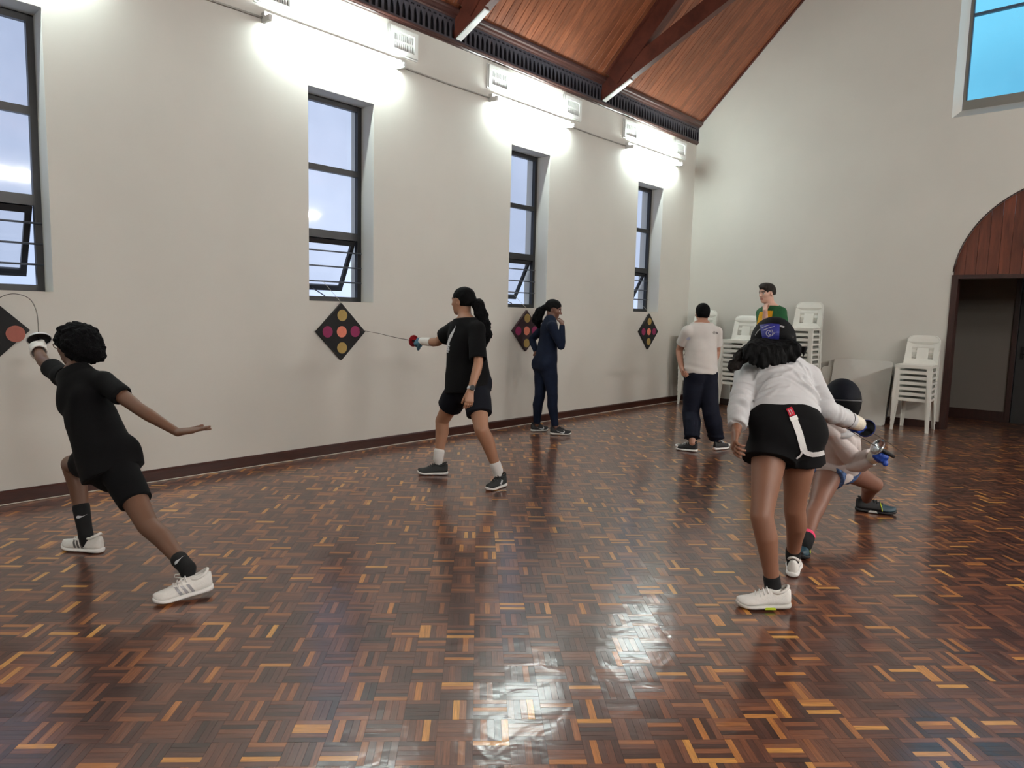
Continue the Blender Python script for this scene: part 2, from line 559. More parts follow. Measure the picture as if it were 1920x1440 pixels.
for i, r in enumerate(WIN_R):
    make_window('window_%d' % (i + 8), r, 1)

# ------------------------------------------------------------------ roof: boards, cornice, trusses
ceiling = MB()
for (xa, za, xb, zb) in ((-WT, EAVE - SL * WT, XW / 2, RIDGE), (XW / 2, RIDGE, XW + WT, EAVE - SL * WT)):
    ceiling.add([(xa, YB - 0.3, za + 0.03), (xb, YB - 0.3, zb + 0.03), (xb, YC + 0.4, zb + 0.03), (xa, YC + 0.4, za + 0.03),
                 (xa, YB - 0.3, za + 0.2), (xb, YB - 0.3, zb + 0.2), (xb, YC + 0.4, zb + 0.2), (xa, YC + 0.4, za + 0.2)],
                [(0, 1, 2, 3), (4, 7, 6, 5), (0, 4, 5, 1), (1, 5, 6, 2), (2, 6, 7, 3), (3, 7, 4, 0)])
ceiling = tag(ceiling.build('ceiling', M['void']), kind='structure')
SLEN = math.hypot(XW / 2, RIDGE - EAVE)
def board_mesh(w):
    """Tongue-and-groove board: chamfered long edges; local x along the slope, y width, z down into the room."""
    return MB().prism([(0.0, 0.0), (0.0, 0.010), (0.004, 0.016), (w - 0.004, 0.016), (w, 0.010), (w, 0.0)], 'x', -0.05, SLEN).mesh('board', [M['ceiling_wood']])
BW = 0.102
bme = board_mesh(BW - 0.003)
ang = math.atan(SL)
RL = Matrix(((math.cos(ang), 0, math.sin(ang), 0), (0, 1, 0, 0), (math.sin(ang), 0, -math.cos(ang), 0), (0, 0, 0, 1)))
y = YC - BW
k = 0
while y > YB - BW:
    if y > 2.4:
        o = bpy.data.objects.new('board', bme); COL.objects.link(o)
        o.parent = ceiling
        o.matrix_local = Matrix.Translation((0, y, EAVE + 0.012)) @ RL
    y -= BW
# the boards out of the picture, one mesh
mbr = MB()
def put_boards(mbr, M4, ys):
    for yy in ys:
        T = Matrix.Translation((0, yy, 0))
        vs = [M4 @ (T @ v.co) for v in bme.vertices]
        mbr.add(vs, [tuple(p.vertices) for p in bme.polygons])
put_boards(mbr, Matrix.Translation((0, 0, EAVE + 0.012)) @ RL, list(np.arange(YB, 2.3, BW)))
RR = Matrix(((-math.cos(ang), 0, -math.sin(ang), XW), (0, 1, 0, 0), (math.sin(ang), 0, -math.cos(ang), EAVE + 0.012), (0, 0, 0, 1)))
put_boards(mbr, RR, list(np.arange(YB, YC, BW)))
o = mbr.build('boards', M['ceiling_wood'], ceiling); tag(o, kind='stuff')
# dark trim where the boards meet the gable
q = MB()
q.beam((0.0, YC - 0.02, EAVE - 0.005), (XW / 2, YC - 0.02, RIDGE - 0.005), 0.04, 0.05)
q.beam((XW / 2, YC - 0.02, RIDGE - 0.005), (XW, YC - 0.02, EAVE - 0.005), 0.04, 0.05)
tag(q.build('trim_2', M['truss_wood']), kind='structure')

# cornice under the eaves: lower moulding, pierced fretwork band, upper ledge
for side in (0, 1):
    X0 = 0.0 if side == 0 else XW
    sg = 1 if side == 0 else -1
    def prof(pts):
        return [(X0 + sg * a, b) for a, b in pts]
    root = empty('trim_3' if side == 0 else 'trim_4', (0, 0, 0)); tag(root, kind='structure')
    MB().prism(prof([(0, 4.212), (0.018, 4.212), (0.03, 4.222), (0.03, 4.23), (0.04, 4.234), (0.046, 4.242), (0.046, 4.252), (0, 4.256)]), 'y', YB, YC).build('lower_moulding', M['cornice_wood'], root)
    MB().prism(prof([(0, 4.47), (0.045, 4.47), (0.05, 4.485), (0.075, 4.492), (0.085, 4.51), (0.105, 4.518), (0.11, 4.54), (0.11, 4.555), (0.08, 4.56), (0.06, 4.545), (0, 4.5)]), 'y', YB, YC).build('upper_moulding', M['cornice_wood'], root)
    MB().box((min(X0, X0 + sg * 0.004), YB, 4.25), (max(X0, X0 + sg * 0.004), YC, 4.48)).build('backing', M['void'], root)
    MW = 0.073
    hole = [(-0.022, 0.018), (0.022, 0.018), (0.022, 0.10), (0.018, 0.125), (0.010, 0.15), (0.0, 0.168), (-0.010, 0.15), (-0.018, 0.125), (-0.022, 0.10)]
    dot = lambda cx: [(cx + 0.009 * math.cos(2 * math.pi * i / 8), 0.19 + 0.011 * math.sin(2 * math.pi * i / 8)) for i in range(8)]
    h2 = [(0.0275 - 0.0, 0.0), ]
    outer = [(-MW / 2, 0.0), (MW / 2, 0.0), (MW / 2, 0.222), (-MW / 2, 0.222)]
    fm = plate('fretwork_panel', [outer, hole, dot(0.026), dot(-0.026)], 0.018, [M['fret_wood']])
    n = int((YC - 3.3) / MW) if side == 0 else 0
    for i in range(n):
        o = bpy.data.objects.new('fretwork_panel', fm); COL.objects.link(o)
        o.parent = root
        o.matrix_local = Matrix(((0, 0, 1, 0.03), (1, 0, 0, YC - MW * (i + 0.5)), (0, 1, 0, 4.252), (0, 0, 0, 1)))
    rest = MB()
    ys = np.arange(YB + MW / 2, YC - MW * n if side == 0 else YC, MW)
    for yy in ys:
        rest.add([(X0 + sg * (0.03 + v.co.z), yy + v.co.x, 4.252 + v.co.y) for v in fm.vertices], [tuple(p.vertices) for p in fm.polygons])
    o = rest.build('fretwork', M['fret_wood'], root); tag(o, kind='stuff')

# scissor trusses
for i, ty in enumerate((-2.97, -0.25, 2.48, 5.2, 7.88)):
    t = empty('roof_truss', (0, ty, 0))
    tag(t, {4: 'dark stained timber roof truss nearest the end wall, its lower beam lit at the foot',
            3: 'dark stained timber roof truss at the top edge above the middle windows'}.get(i, ['rearmost dark timber roof truss of the hall', 'dark timber roof truss just behind the camera', 'dark timber roof truss just above the picture edge'][i] if i < 3 else ''), 'roof truss', 'timber roof trusses')
    if i < 3:
        t['group'] = 'timber roof trusses out of view'
    for s in (1, -1):
        X = lambda x: x if s > 0 else XW - x
        nv = Vector((-SL * s, 0, 1)).normalized()
        MB().beam(Vector((X(0.12), 0, EAVE + SL * 0.12)) - nv * 0.13, Vector((X(4.98), 0, EAVE + SL * 4.98)) - nv * 0.13, 0.13, 0.22, up=nv).build('rafter', M['truss_wood'], t)
        MB().beam(Vector((X(0.12), 0, EAVE + SL * 0.12)) - nv * 0.02, Vector((X(4.98), 0, EAVE + SL * 4.98)) - nv * 0.02, 0.2, 0.03, up=nv).build('rafter_plate', M['truss_wood'], t)
        a = Vector((X(0.03), 0, 4.27)); b = Vector((X(7.2), 0, 4.27 + 0.455 * 7.17))
        d = (b - a).normalized(); un = Vector((-d.z, 0, d.x)) * (1 if s > 0 else -1)
        MB().beam(a + un * 0.11 + Vector((0, s * 0.0, 0)), b + un * 0.11, 0.095 if s > 0 else 0.09, 0.215, up=un).build('lower_chord', M['truss_wood'], t)
        MB().beam(a + d * 0.02 - un * 0.008, a + d * 0.48 - un * 0.008, 0.07, 0.016, up=un).build('foot_strap', M['lamp_body'], t)  # white strip imitating the lamp-lit underside of the chord foot
# ------------------------------------------------------------------ parquet: five-finger squares laid at 45 degrees
def parquet_material():
    m = bpy.data.materials.new('parquet')
    m.use_nodes = True
    nt = m.node_tree
    b = nt.nodes['Principled BSDF']
    at = nt.nodes.new('ShaderNodeAttribute'); at.attribute_name = 'tone'
    uv = nt.nodes.new('ShaderNodeUVMap'); uv.uv_map = 'UVMap'
    mp = nt.nodes.new('ShaderNodeMapping'); mp.inputs['Scale'].default_value = (9, 160, 1)
    nt.links.new(uv.outputs['UV'], mp.inputs['Vector'])
    n = nt.nodes.new('ShaderNodeTexNoise'); n.inputs['Scale'].default_value = 1.0; n.inputs['Detail'].default_value = 5; n.inputs['Roughness'].default_value = 0.6
    nt.links.new(mp.outputs['Vector'], n.inputs['Vector'])
    rp = nt.nodes.new('ShaderNodeValToRGB')
    cr = rp.color_ramp
    cols = [(0.0, (54, 33, 28)), (0.35, (88, 54, 43)), (0.62, (124, 76, 53)), (0.80, (156, 98, 58)), (0.90, (190, 124, 62)), (1.0, (216, 158, 80))]
    cr.elements[0].position = cols[0][0]; cr.elements[0].color = (*lin(cols[0][1]), 1)
    cr.elements[1].position = 1.0; cr.elements[1].color = (*lin(cols[-1][1]), 1)
    for p_, c_ in cols[1:-1]:
        e = cr.elements.new(p_); e.color = (*lin(c_), 1)
    nt.links.new(at.outputs['Fac'], rp.inputs['Fac'])
    mr = nt.nodes.new('ShaderNodeMapRange')
    mr.inputs['From Min'].default_value = 0.3; mr.inputs['From Max'].default_value = 0.7
    mr.inputs['To Min'].default_value = 0.62; mr.inputs['To Max'].default_value = 1.3
    nt.links.new(n.outputs['Fac'], mr.inputs['Value'])
    v = nt.nodes.new('ShaderNodeVectorMath'); v.operation = 'SCALE'
    nt.links.new(rp.outputs['Color'], v.inputs[0]); nt.links.new(mr.outputs['Result'], v.inputs['Scale'])
    nt.links.new(v.outputs['Vector'], b.inputs['Base Color'])
    b.inputs['Roughness'].default_value = 0.36
    b.inputs['Specular IOR Level'].default_value = 0.35
    b.inputs['Coat Weight'].default_value = 0.85
    b.inputs['Coat Roughness'].default_value = 0.15
    b.inputs['Coat IOR'].default_value = 1.55
    # worn lacquer: slow waves plus fine scuffs, in world metres
    ge = nt.nodes.new('ShaderNodeNewGeometry')
    w1 = nt.nodes.new('ShaderNodeTexNoise'); w1.inputs['Scale'].default_value = 9; w1.inputs['Detail'].default_value = 2; w1.inputs['Distortion'].default_value = 0.8
    w2 = nt.nodes.new('ShaderNodeTexNoise'); w2.inputs['Scale'].default_value = 60; w2.inputs['Detail'].default_value = 3
    for w in (w1, w2):
        nt.links.new(ge.outputs['Position'], w.inputs['Vector'])
    b1 = nt.nodes.new('ShaderNodeBump'); b1.inputs['Strength'].default_value = 0.36; b1.inputs['Distance'].default_value = 0.006
    b2 = nt.nodes.new('ShaderNodeBump'); b2.inputs['Strength'].default_value = 0.12; b2.inputs['Distance'].default_value = 0.0015
    nt.links.new(w1.outputs['Fac'], b1.inputs['Height'])
    nt.links.new(w2.outputs['Fac'], b2.inputs['Height'])
    nt.links.new(b1.outputs['Normal'], b2.inputs['Normal'])
    nt.links.new(b2.outputs['Normal'], b.inputs['Coat Normal'])
    nt.links.new(b2.outputs['Normal'], b.inputs['Normal'])
    return m
M['parquet'] = parquet_material()

def make_parquet():
    S, NF = 0.12, 5
    fw = S / NF
    g = 0.0003
    ox, oy = 3.92613, 1.58676
    c45 = math.cos(math.radians(45.3)); s45 = math.sin(math.radians(45.3))
    ex = np.array((c45, s45)); ey = np.array((-s45, c45))
    N = 90
    cells = []
    for i in range(-N, N):
        for j in range(-N, N):
            c = np.array((ox, oy)) + ex * (i + 0.5) * S + ey * (j + 0.5) * S
            x, y = c
            if x < -0.02 or y < -1.5 or y > 12.2 or x > 9.95:
                continue
            if y > YC and not (1.6 < x < 8.4):
                continue
            # what the camera, or one a step aside, can see
            d = np.array((x - 5.6877, y))
            dep = d @ np.array((-0.6706, 0.7347))
            lat = d @ np.array((0.7366, 0.6759))
            if dep < 1.2 or abs(lat) > 0.82 * dep + 1.3:
                continue
            cells.append((i, j, dep, lat))
    strips = []
    for i, j, dep, lat in cells:
        for k in range(NF):
            u0, u1, v0, v1 = 0.0, S, k * fw, (k + 1) * fw
            strips.append((i, j, k, (i + j) % 2, dep, lat))
    rg = np.random.default_rng(5)
    tone = rg.beta(1.7, 2.0, len(strips)) * 0.84
    lightm = rg.random(len(strips)) < 0.072
    tone[lightm] = 0.80 + 0.20 * rg.random(lightm.sum())
    # the 300 strips that show largest: nearest ones inside the frame
    vis = [(s[4], n) for n, s in enumerate(strips) if s[4] > 1.93 and abs(s[5]) < 0.74 * s[4]]
    vis.sort()
    single = set(n for _, n in vis[:300])
    V = []; F = []; T = []; UV = []
    variants = [[] for _ in range(2)]
    base = np.array((ox, oy))
    for n, (i, j, k, par, dep, lat) in enumerate(strips):
        if n in single:
            continue
        if par == 0:
            a0, a1, b0, b1 = i * S + g, (i + 1) * S - g, j * S + k * fw + g, j * S + (k + 1) * fw - g
        else:
            a0, a1, b0, b1 = i * S + k * fw + g, i * S + (k + 1) * fw - g, j * S + g, (j + 1) * S - g
        cs = [(a0, b0), (a1, b0), (a1, b1), (a0, b1)]
        tx, ty = rg.normal(0, 0.0035, 2)
        ca, cb = (a0 + a1) / 2, (b0 + b1) / 2
        q = len(V)
        top = []
        for a, b in cs:
            p_ = base + ex * a + ey * b
            V.append((p_[0], p_[1], -0.0006 + (a - ca) * tx + (b - cb) * ty))
        for a, b in cs:
            p_ = base + ex * a + ey * b
            V.append((p_[0], p_[1], -0.005))
        F += [(q, q + 1, q + 2, q + 3), (q, q + 4, q + 5, q + 1), (q + 1, q + 5, q + 6, q + 2), (q + 2, q + 6, q + 7, q + 3), (q + 3, q + 7, q + 4, q)]
        T += [tone[n]] * 5
        uo = rg.random() * 40; vo = rg.random() * 7
        if par == 0:
            quad = [(uo, vo), (uo + S, vo), (uo + S, vo + fw), (uo, vo + fw)]
        else:
            quad = [(uo, vo), (uo, vo + fw), (uo + S, vo + fw), (uo + S, vo)]
        UV += quad * 5
    me = bpy.data.meshes.new('parquet_strips')
    me.from_pydata(V, [], F)
    me.attributes.new('tone', 'FLOAT', 'FACE').data.foreach_set('value', np.array(T, dtype=np.float32))
    uvl = me.uv_layers.new(name='UVMap')
    uvl.data.foreach_set('uv', np.array(UV, dtype=np.float32).ravel())
    me.materials.append(M['parquet'])
    o = new_obj('parquet_strips', me, None, floor)
    tag(o, kind='stuff')
    # variants for the single strips
    vm = []
    NV = 30
    qs = np.quantile(tone, (np.arange(NV) + 0.5) / NV)
    for a in range(NV):
        L, W = S / 2 - g, fw / 2 - g
        tx, ty = rg.normal(0, 0.0035, 2)
        cs = [(-L, -W), (L, -W), (L, W), (-L, W)]
        vs = [(x, y, -0.0006 + x * tx + y * ty) for x, y in cs] + [(x, y, -0.005) for x, y in cs]
        fs = [(0, 1, 2, 3), (0, 4, 5, 1), (1, 5, 6, 2), (2, 6, 7, 3), (3, 7, 4, 0)]
        m2 = bpy.data.meshes.new('parquet_strip')
        m2.from_pydata(vs, [], fs)
        m2.attributes.new('tone', 'FLOAT', 'FACE').data.foreach_set('value', np.full(5, qs[a], dtype=np.float32))
        uo = rg.random() * 40; vo = rg.random() * 7
        m2.uv_layers.new(name='UVMap').data.foreach_set('uv', np.array([(uo, vo), (uo + S, vo), (uo + S, vo + fw), (uo, vo + fw)] * 5, dtype=np.float32).ravel())
        m2.materials.append(M['parquet'])
        vm.append(m2)
    for n in single:
        i, j, k, par, dep, lat = strips[n]
        if par == 0:
            ca, cb, rot = (i + 0.5) * S, j * S + (k + 0.5) * fw, math.radians(45.3)
        else:
            ca, cb, rot = i * S + (k + 0.5) * fw, (j + 0.5) * S, math.radians(135.3)
        p_ = base + ex * ca + ey * cb
        a = int(np.searchsorted(qs, tone[n]).clip(0, NV - 1))
        o = bpy.data.objects.new('parquet_strip', vm[a]); COL.objects.link(o)
        o.parent = floor
        o.location = (p_[0], p_[1], 0)
        o.rotation_euler = (0, 0, rot + (math.pi if rg.random() < 0.5 else 0))
make_parquet()

# ------------------------------------------------------------------ wall lamps, vents, conduit
def make_lamp(side, y0, label, group=None):
    X = 0.0 if side < 0 else XW
    s = 1 if side < 0 else -1
    L = 1.44
    t = empty('batten_lamp', (X, y0, 3.80))
    tag(t, label, 'lamp', group)
    B = lambda a, b: ((min(s * a[0], s * b[0]), a[1], a[2]), (max(s * a[0], s * b[0]), b[1], b[2]))
    MB().box(*B((0.0, 0.03, 0.005), (0.05, L - 0.03, 0.05))).build('housing', M['lamp_body'], t)
    for yy in (0.0, L - 0.03):
        q = MB()
        q.box(*B((0.0, yy, -0.03), (0.055, yy + 0.03, 0.05)))
        q.box(*B((0.055, yy, -0.035), (0.128, yy + 0.03, 0.012)))
        q.build('lamp_holder', M['lamp_body'], t)
    MB().tube([(s * 0.105, 0.03, -0.012), (s * 0.105, L - 0.03, -0.012)], 0.0135, 12).build('tube', M['tube'] if side < 0 else M['tube_pair'], t, True)
    return t
LY = [-2.47, 0.27, 3.0, 5.72, 8.5]
names = {2: 'long white fluorescent batten lamp on the wall above the second window from the near end',
         3: 'fluorescent batten lamp on the wall above the third window, between two vents',
         4: 'shortest-looking fluorescent batten lamp, beside the far corner of the window wall'}
for i, y0 in enumerate(LY):
    make_lamp(-1, y0, names.get(i, ['rearmost fluorescent batten lamp of the window wall', 'fluorescent batten lamp above the nearest window, past the left edge'][i] if i < 2 else ''), 'lamps on the window wall' if i > 1 else 'lamps on the window wall out of view')
for i, y0 in enumerate(LY):
    make_lamp(1, y0, ['fluorescent lamp on the opposite wall, nearest the rear of the hall', 'second fluorescent lamp from the rear on the opposite wall', 'middle fluorescent lamp of the opposite wall', 'fourth fluorescent lamp from the rear on the opposite wall', 'fluorescent lamp on the opposite wall, beside the end wall'][i], 'lamps on the opposite wall')
for i in range(4):
    ya = LY[i] + 1.44; yb = LY[i + 1]
    o = MB().tube([(0.012, ya, 3.81), (0.012, ya + (yb - ya) * 0.5, 3.803), (0.012, yb, 3.81)], 0.009, 8).build('conduit', M['conduit'], None, True)
    tag(o, {1: 'thin grey conduit leading to the nearest wall lamp at the top edge', 2: 'thin grey conduit between the nearest and the middle wall lamp', 3: 'thin grey conduit between the middle and the farthest wall lamp'}.get(i, 'thin grey conduit on the wall behind the picture edge'), 'conduit', 'lamp conduits')

def make_vent():
    t = empty('wall_vent')
    W, H = 0.345, 0.245
    fr = plate('frame', [[(-W / 2, -H / 2), (W / 2, -H / 2), (W / 2, H / 2), (-W / 2, H / 2)], [(-W / 2 + .045, -H / 2 + .04), (-W / 2 + .045, H / 2 - .04), (W / 2 - .045, H / 2 - .04), (W / 2 - .045, -H / 2 + .04)]], 0.035, [M['vent']])
    R = Matrix(((0, 0, 1, 0.0175), (1, 0, 0, 0), (0, 1, 0, 0), (0, 0, 0, 1)))
    fr.transform(R)
    new_obj('frame', fr, None, t)
    lip = plate('lip', [[(-W / 2 - .012, -H / 2 - .012), (W / 2 + .012, -H / 2 - .012), (W / 2 + .012, H / 2 + .012), (-W / 2 - .012, H / 2 + .012)], [(-W / 2 + .01, -H / 2 + .01), (-W / 2 + .01, H / 2 - .01), (W / 2 - .01, H / 2 - .01), (W / 2 - .01, -H / 2 + .01)]], 0.014, [M['vent']])
    lip.transform(R); lip.transform(Matrix.Translation((-0.0105, 0, 0)))
    new_obj('lip', lip, None, t)
    MB().box((0.001, -W / 2 + .04, -H / 2 + .035), (0.004, W / 2 - .04, H / 2 - .035)).build('backing', M['vent_dark'], t)
    g = MB()
    iw, ih = W - 0.09, H - 0.08
    n = 11
    for r in range(2):
        z0 = -ih / 2 + r * (ih / 2) + 0.010
        z1 = z0 + ih / 2 - 0.020
        for i in range(n + 1):
            yc = -iw / 2 + iw * i / n
            g.box((0.004, yc - 0.0065, z0), (0.018, yc + 0.0065, z1))
    for z in (-ih / 2, -0.010, ih / 2 - 0.012):
        g.box((0.004, -iw / 2, z), (0.018, iw / 2, z + 0.02 if z == -0.010 else z + 0.012))
    g.build('grille', M['vent'], t)
    return t
vent0 = make_vent()
VY = [3.115, 4.49, 5.862, 7.238, 8.6, 10.03]
vl = ['white slotted wall vent cut by the top edge, above the start of the nearest lamp',
      'white slotted wall vent above the far end of the nearest lamp',
      'white slotted wall vent above the near end of the middle lamp',
      'white slotted wall vent above the far end of the middle lamp',
      'white slotted wall vent above the near end of the farthest lamp',
      'white slotted wall vent closest to the far corner']
for i, y in enumerate(VY):
    v = vent0 if i == 0 else copy_tree(vent0)
    v.location = (0.0, y, 4.04 if i else 4.05)
    tag(v, vl[i], 'vent', 'wall vents under the cornice')
# ------------------------------------------------------------------ people: distance fields skinned with surface nets
def A3(p):
    return np.array(p, dtype=float)
def unit(v):
    v = A3(v)
    n = np.linalg.norm(v)
    return v / n if n > 1e-9 else A3((0, 0, 1))
def frame(fwd, up):
    """Rows: right, forward, up (orthonormal), forward kept."""
    f = unit(fwd); r = unit(np.cross(f, up)); u = np.cross(r, f)
    return np.array([r, f, u])

def at(x, y, dep):
    """Point seen at picture position x, y (1920 x 1440) at distance dep along the view axis."""
    return A3((5.6877, 0.0, 1.4)) + dep * (A3(CF) + A3(CR) * (x - 960) / 1289.8 - A3(CU) * (y - 720) / 1289.8)

class Field:
    def __init__(s, lo, hi, h):
        s.h = h
        s.lo = A3(lo) - 4 * h
        n = np.ceil((A3(hi) + 4 * h - s.lo) / h).astype(int) + 1
        s.n = n
        s.f = np.full(tuple(n), 0.5, dtype=np.float32)
        s.ax = [s.lo[i] + h * np.arange(n[i]) for i in range(3)]
    def region(s, lo, hi):
        a = np.clip(np.floor((A3(lo) - s.lo) / s.h).astype(int), 0, s.n)
        b = np.clip(np.ceil((A3(hi) - s.lo) / s.h).astype(int) + 1, 0, s.n)
        if np.any(b <= a):
            return None
        sl = tuple(slice(a[i], b[i]) for i in range(3))
        P = np.stack(np.meshgrid(*[s.ax[i][sl[i]] for i in range(3)], indexing='ij'), -1).astype(np.float32)
        return sl, P
    def apply(s, prim, k=0.02, op='+'):
        d, lo, hi = prim
        m = k + 4 * s.h
        rg = s.region(lo - m, hi + m)
        if rg is None:
            return
        sl, P = rg
        v = d(P)
        c = s.f[sl]
        if op == '+':
            hh = np.maximum(k - np.abs(c - v), 0) / k
            s.f[sl] = np.minimum(c, v) - hh * hh * k * 0.25
        else:
            v = -v
            hh = np.maximum(k - np.abs(c - v), 0) / k
            s.f[sl] = np.maximum(c, v) + hh * hh * k * 0.25
    def displace(s, fn):
        P = np.stack(np.meshgrid(*s.ax, indexing='ij'), -1).astype(np.float32)
        near = np.abs(s.f) < 0.06
        s.f[near] += fn(P[near])
    def mesh(s):
        f = s.f
        ins = f < 0
        nx, ny, nz = f.shape
        cor = [(i, j, k) for i in (0, 1) for j in (0, 1) for k in (0, 1)]
        cnt = np.zeros((nx - 1, ny - 1, nz - 1), dtype=np.int8)
        for i, j, k in cor:
            cnt += ins[i:nx - 1 + i, j:ny - 1 + j, k:nz - 1 + k]
        act = (cnt > 0) & (cnt < 8)
        idx = np.argwhere(act)
        vid = np.full(act.shape, -1, dtype=np.int32)
        vid[act] = np.arange(len(idx))
        acc = np.zeros((len(idx), 3)); num = np.zeros(len(idx))
        I, J, K = idx.T
        val = {c: f[I + c[0], J + c[1], K + c[2]] for c in cor}
        for a in cor:
            for ax in range(3):
                if a[ax] == 0:
                    b = list(a); b[ax] = 1; b = tuple(b)
                    va, vb = val[a], val[b]
                    m = (va < 0) != (vb < 0)
                    t = np.where(m, va / np.where(m, va - vb, 1), 0)
                    p = np.array(a, float)[None, :].repeat(len(idx), 0)
                    p[:, ax] = t
                    acc[m] += p[m]; num[m] += 1
        V = s.lo + s.h * (idx + acc / num[:, None])
        F = []
        for ax in range(3):
            sl0 = [slice(None)] * 3; sl1 = [slice(None)] * 3
            sl0[ax] = slice(0, -1); sl1[ax] = slice(1, None)
            e = ins[tuple(sl0)] != ins[tuple(sl1)]
            b, c = [(1, 2), (2, 0), (0, 1)][ax]
            E = np.argwhere(e)
            ok = (E[:, b] > 0) & (E[:, c] > 0) & (E[:, b] < f.shape[b] - 1) & (E[:, c] < f.shape[c] - 1)
            E = E[ok]
            if not len(E):
                continue
            def vv(db, dc):
                q = E.copy(); q[:, b] += db; q[:, c] += dc
                return vid[q[:, 0], q[:, 1], q[:, 2]]
            q4 = np.stack([vv(-1, -1), vv(0, -1), vv(0, 0), vv(-1, 0)], 1)
            flip = ~ins[E[:, 0], E[:, 1], E[:, 2]]
            q4[flip] = q4[flip][:, ::-1]
            F.append(q4)
        return V, np.concatenate(F)

def seg(a, b, ra, rb, n=None, s=1.0, cut=''):
    """Tapered limb from a to b; n, s flatten it along direction n; cut 'a'/'b' gives it flat ends."""
    a, b = A3(a), A3(b)
    ba = b - a
    L = np.linalg.norm(ba)
    if L < 1e-6:
        ba = A3((0, 0, 1e-4)); L = 1e-4
    ax = ba / L
    nn = None
    if n is not None and s != 1.0:
        nn = A3(n) - ax * np.dot(A3(n), ax)
        nn = unit(nn)
    def d(P):
        pa = P - a.astype(np.float32)
        t = pa @ ax.astype(np.float32)
        tt = t / L
        tc = np.clip(tt, 0, 1)
        if 'a' in cut:
            tc = np.where(tt < 0, tt, tc)
        if 'b' in cut:
            tc = np.where(tt > 1, tt, tc)
        q = pa - tc[..., None] * ba.astype(np.float32)
        if nn is not None:
            q = q + (q @ nn.astype(np.float32))[..., None] * (nn * (1 / s - 1)).astype(np.float32)
        r = np.sqrt((q * q).sum(-1)) - (ra + (rb - ra) * np.clip(tt, 0, 1))
        if nn is not None and s < 1:
            r = r * (0.5 + 0.5 * s)
        if 'a' in cut:
            r = np.maximum(r, -t)
        if 'b' in cut:
            r = np.maximum(r, t - L)
        return r
    m = max(ra, rb) * max(1, s) + 0.005
    return d, np.minimum(a, b) - m, np.maximum(a, b) + m

def merge(items, k=0.02):
    """Several prims as one, joined without swelling at the joints."""
    ps = [p for p, _, _ in items]
    def d(P):
        r = ps[0][0](P)
        for q in ps[1:]:
            r = np.minimum(r, q[0](P))
        return r
    return [((d, np.min([p[1] for p in ps], 0), np.max([p[2] for p in ps], 0)), k, '+')]

def ell(c, R, rad):
    """Ellipsoid at c with axes the rows of R."""
    c = A3(c); R = A3(R); rad = A3(rad)
    def d(P):
        q = (P - c.astype(np.float32)) @ R.T.astype(np.float32)
        k0 = np.sqrt(((q / rad) ** 2).sum(-1))
        k1 = np.sqrt(((q / rad ** 2) ** 2).sum(-1)) + 1e-9
        return k0 * (k0 - 1) / k1
    m = rad.max()
    return d, c - m, c + m

def half(c, n, reach):
    """Half space on the side of n through c, acting within reach."""
    c = A3(c); n = unit(n)
    def d(P):
        return -((P - c.astype(np.float32)) @ n.astype(np.float32))
    return d, c - reach, c + reach

def wob(P, f, seed=0.0):
    x, y, z = P[..., 0] * f + seed, P[..., 1] * f + seed * 1.7, P[..., 2] * f + seed * 0.6
    return (np.sin(x + 1.3 * np.sin(y * 0.9 + seed)) + np.sin(y * 1.1 + 1.2 * np.sin(z * 1.2)) + np.sin(z * 0.95 + 1.4 * np.sin(x * 0.8))) / 3

def skin_obj(name, V, F, base, mats, parent=None, attr_fn=None):
    me = bpy.data.meshes.new(name)
    V = V - A3(base)
    me.vertices.add(len(V)); me.vertices.foreach_set('co', V.astype(np.float32).ravel())
    me.loops.add(F.size); me.loops.foreach_set('vertex_index', F.astype(np.int32).ravel())
    me.polygons.add(len(F))
    me.polygons.foreach_set('loop_start', np.arange(0, F.size, 4, dtype=np.int32))
    for m in mats:
        me.materials.append(m)
    if attr_fn is not None:
        ctr = V[F].mean(1) + A3(base)
        me.polygons.foreach_set('material_index', attr_fn(ctr).astype(np.int32))
    me.update(calc_edges=True)
    me.validate()
    me.shade_smooth()
    o = bpy.data.objects.new(name, me)
    COL.objects.link(o)
    if parent is not None:
        o.parent = parent
    return o

def field_obj(name, prims, base, mats, parent=None, h=0.006, k=0.02, disp=None, attr_fn=None):
    """prims: list of (prim, k, op)."""
    pos = [p for p in prims if p[2] == '+']
    lo = np.min([p[0][1] for p in pos], 0) - 0.02
    hi = np.max([p[0][2] for p in pos], 0) + 0.02
    f = Field(lo, hi, h)
    for p, kk, op in prims:
        f.apply(p, kk if kk else k, op)
    if disp:
        f.displace(disp)
    V, F = f.mesh()
    return skin_obj(name, V, F, base, mats, parent, attr_fn)

def lerp(a, b, t):
    return A3(a) + (A3(b) - A3(a)) * t

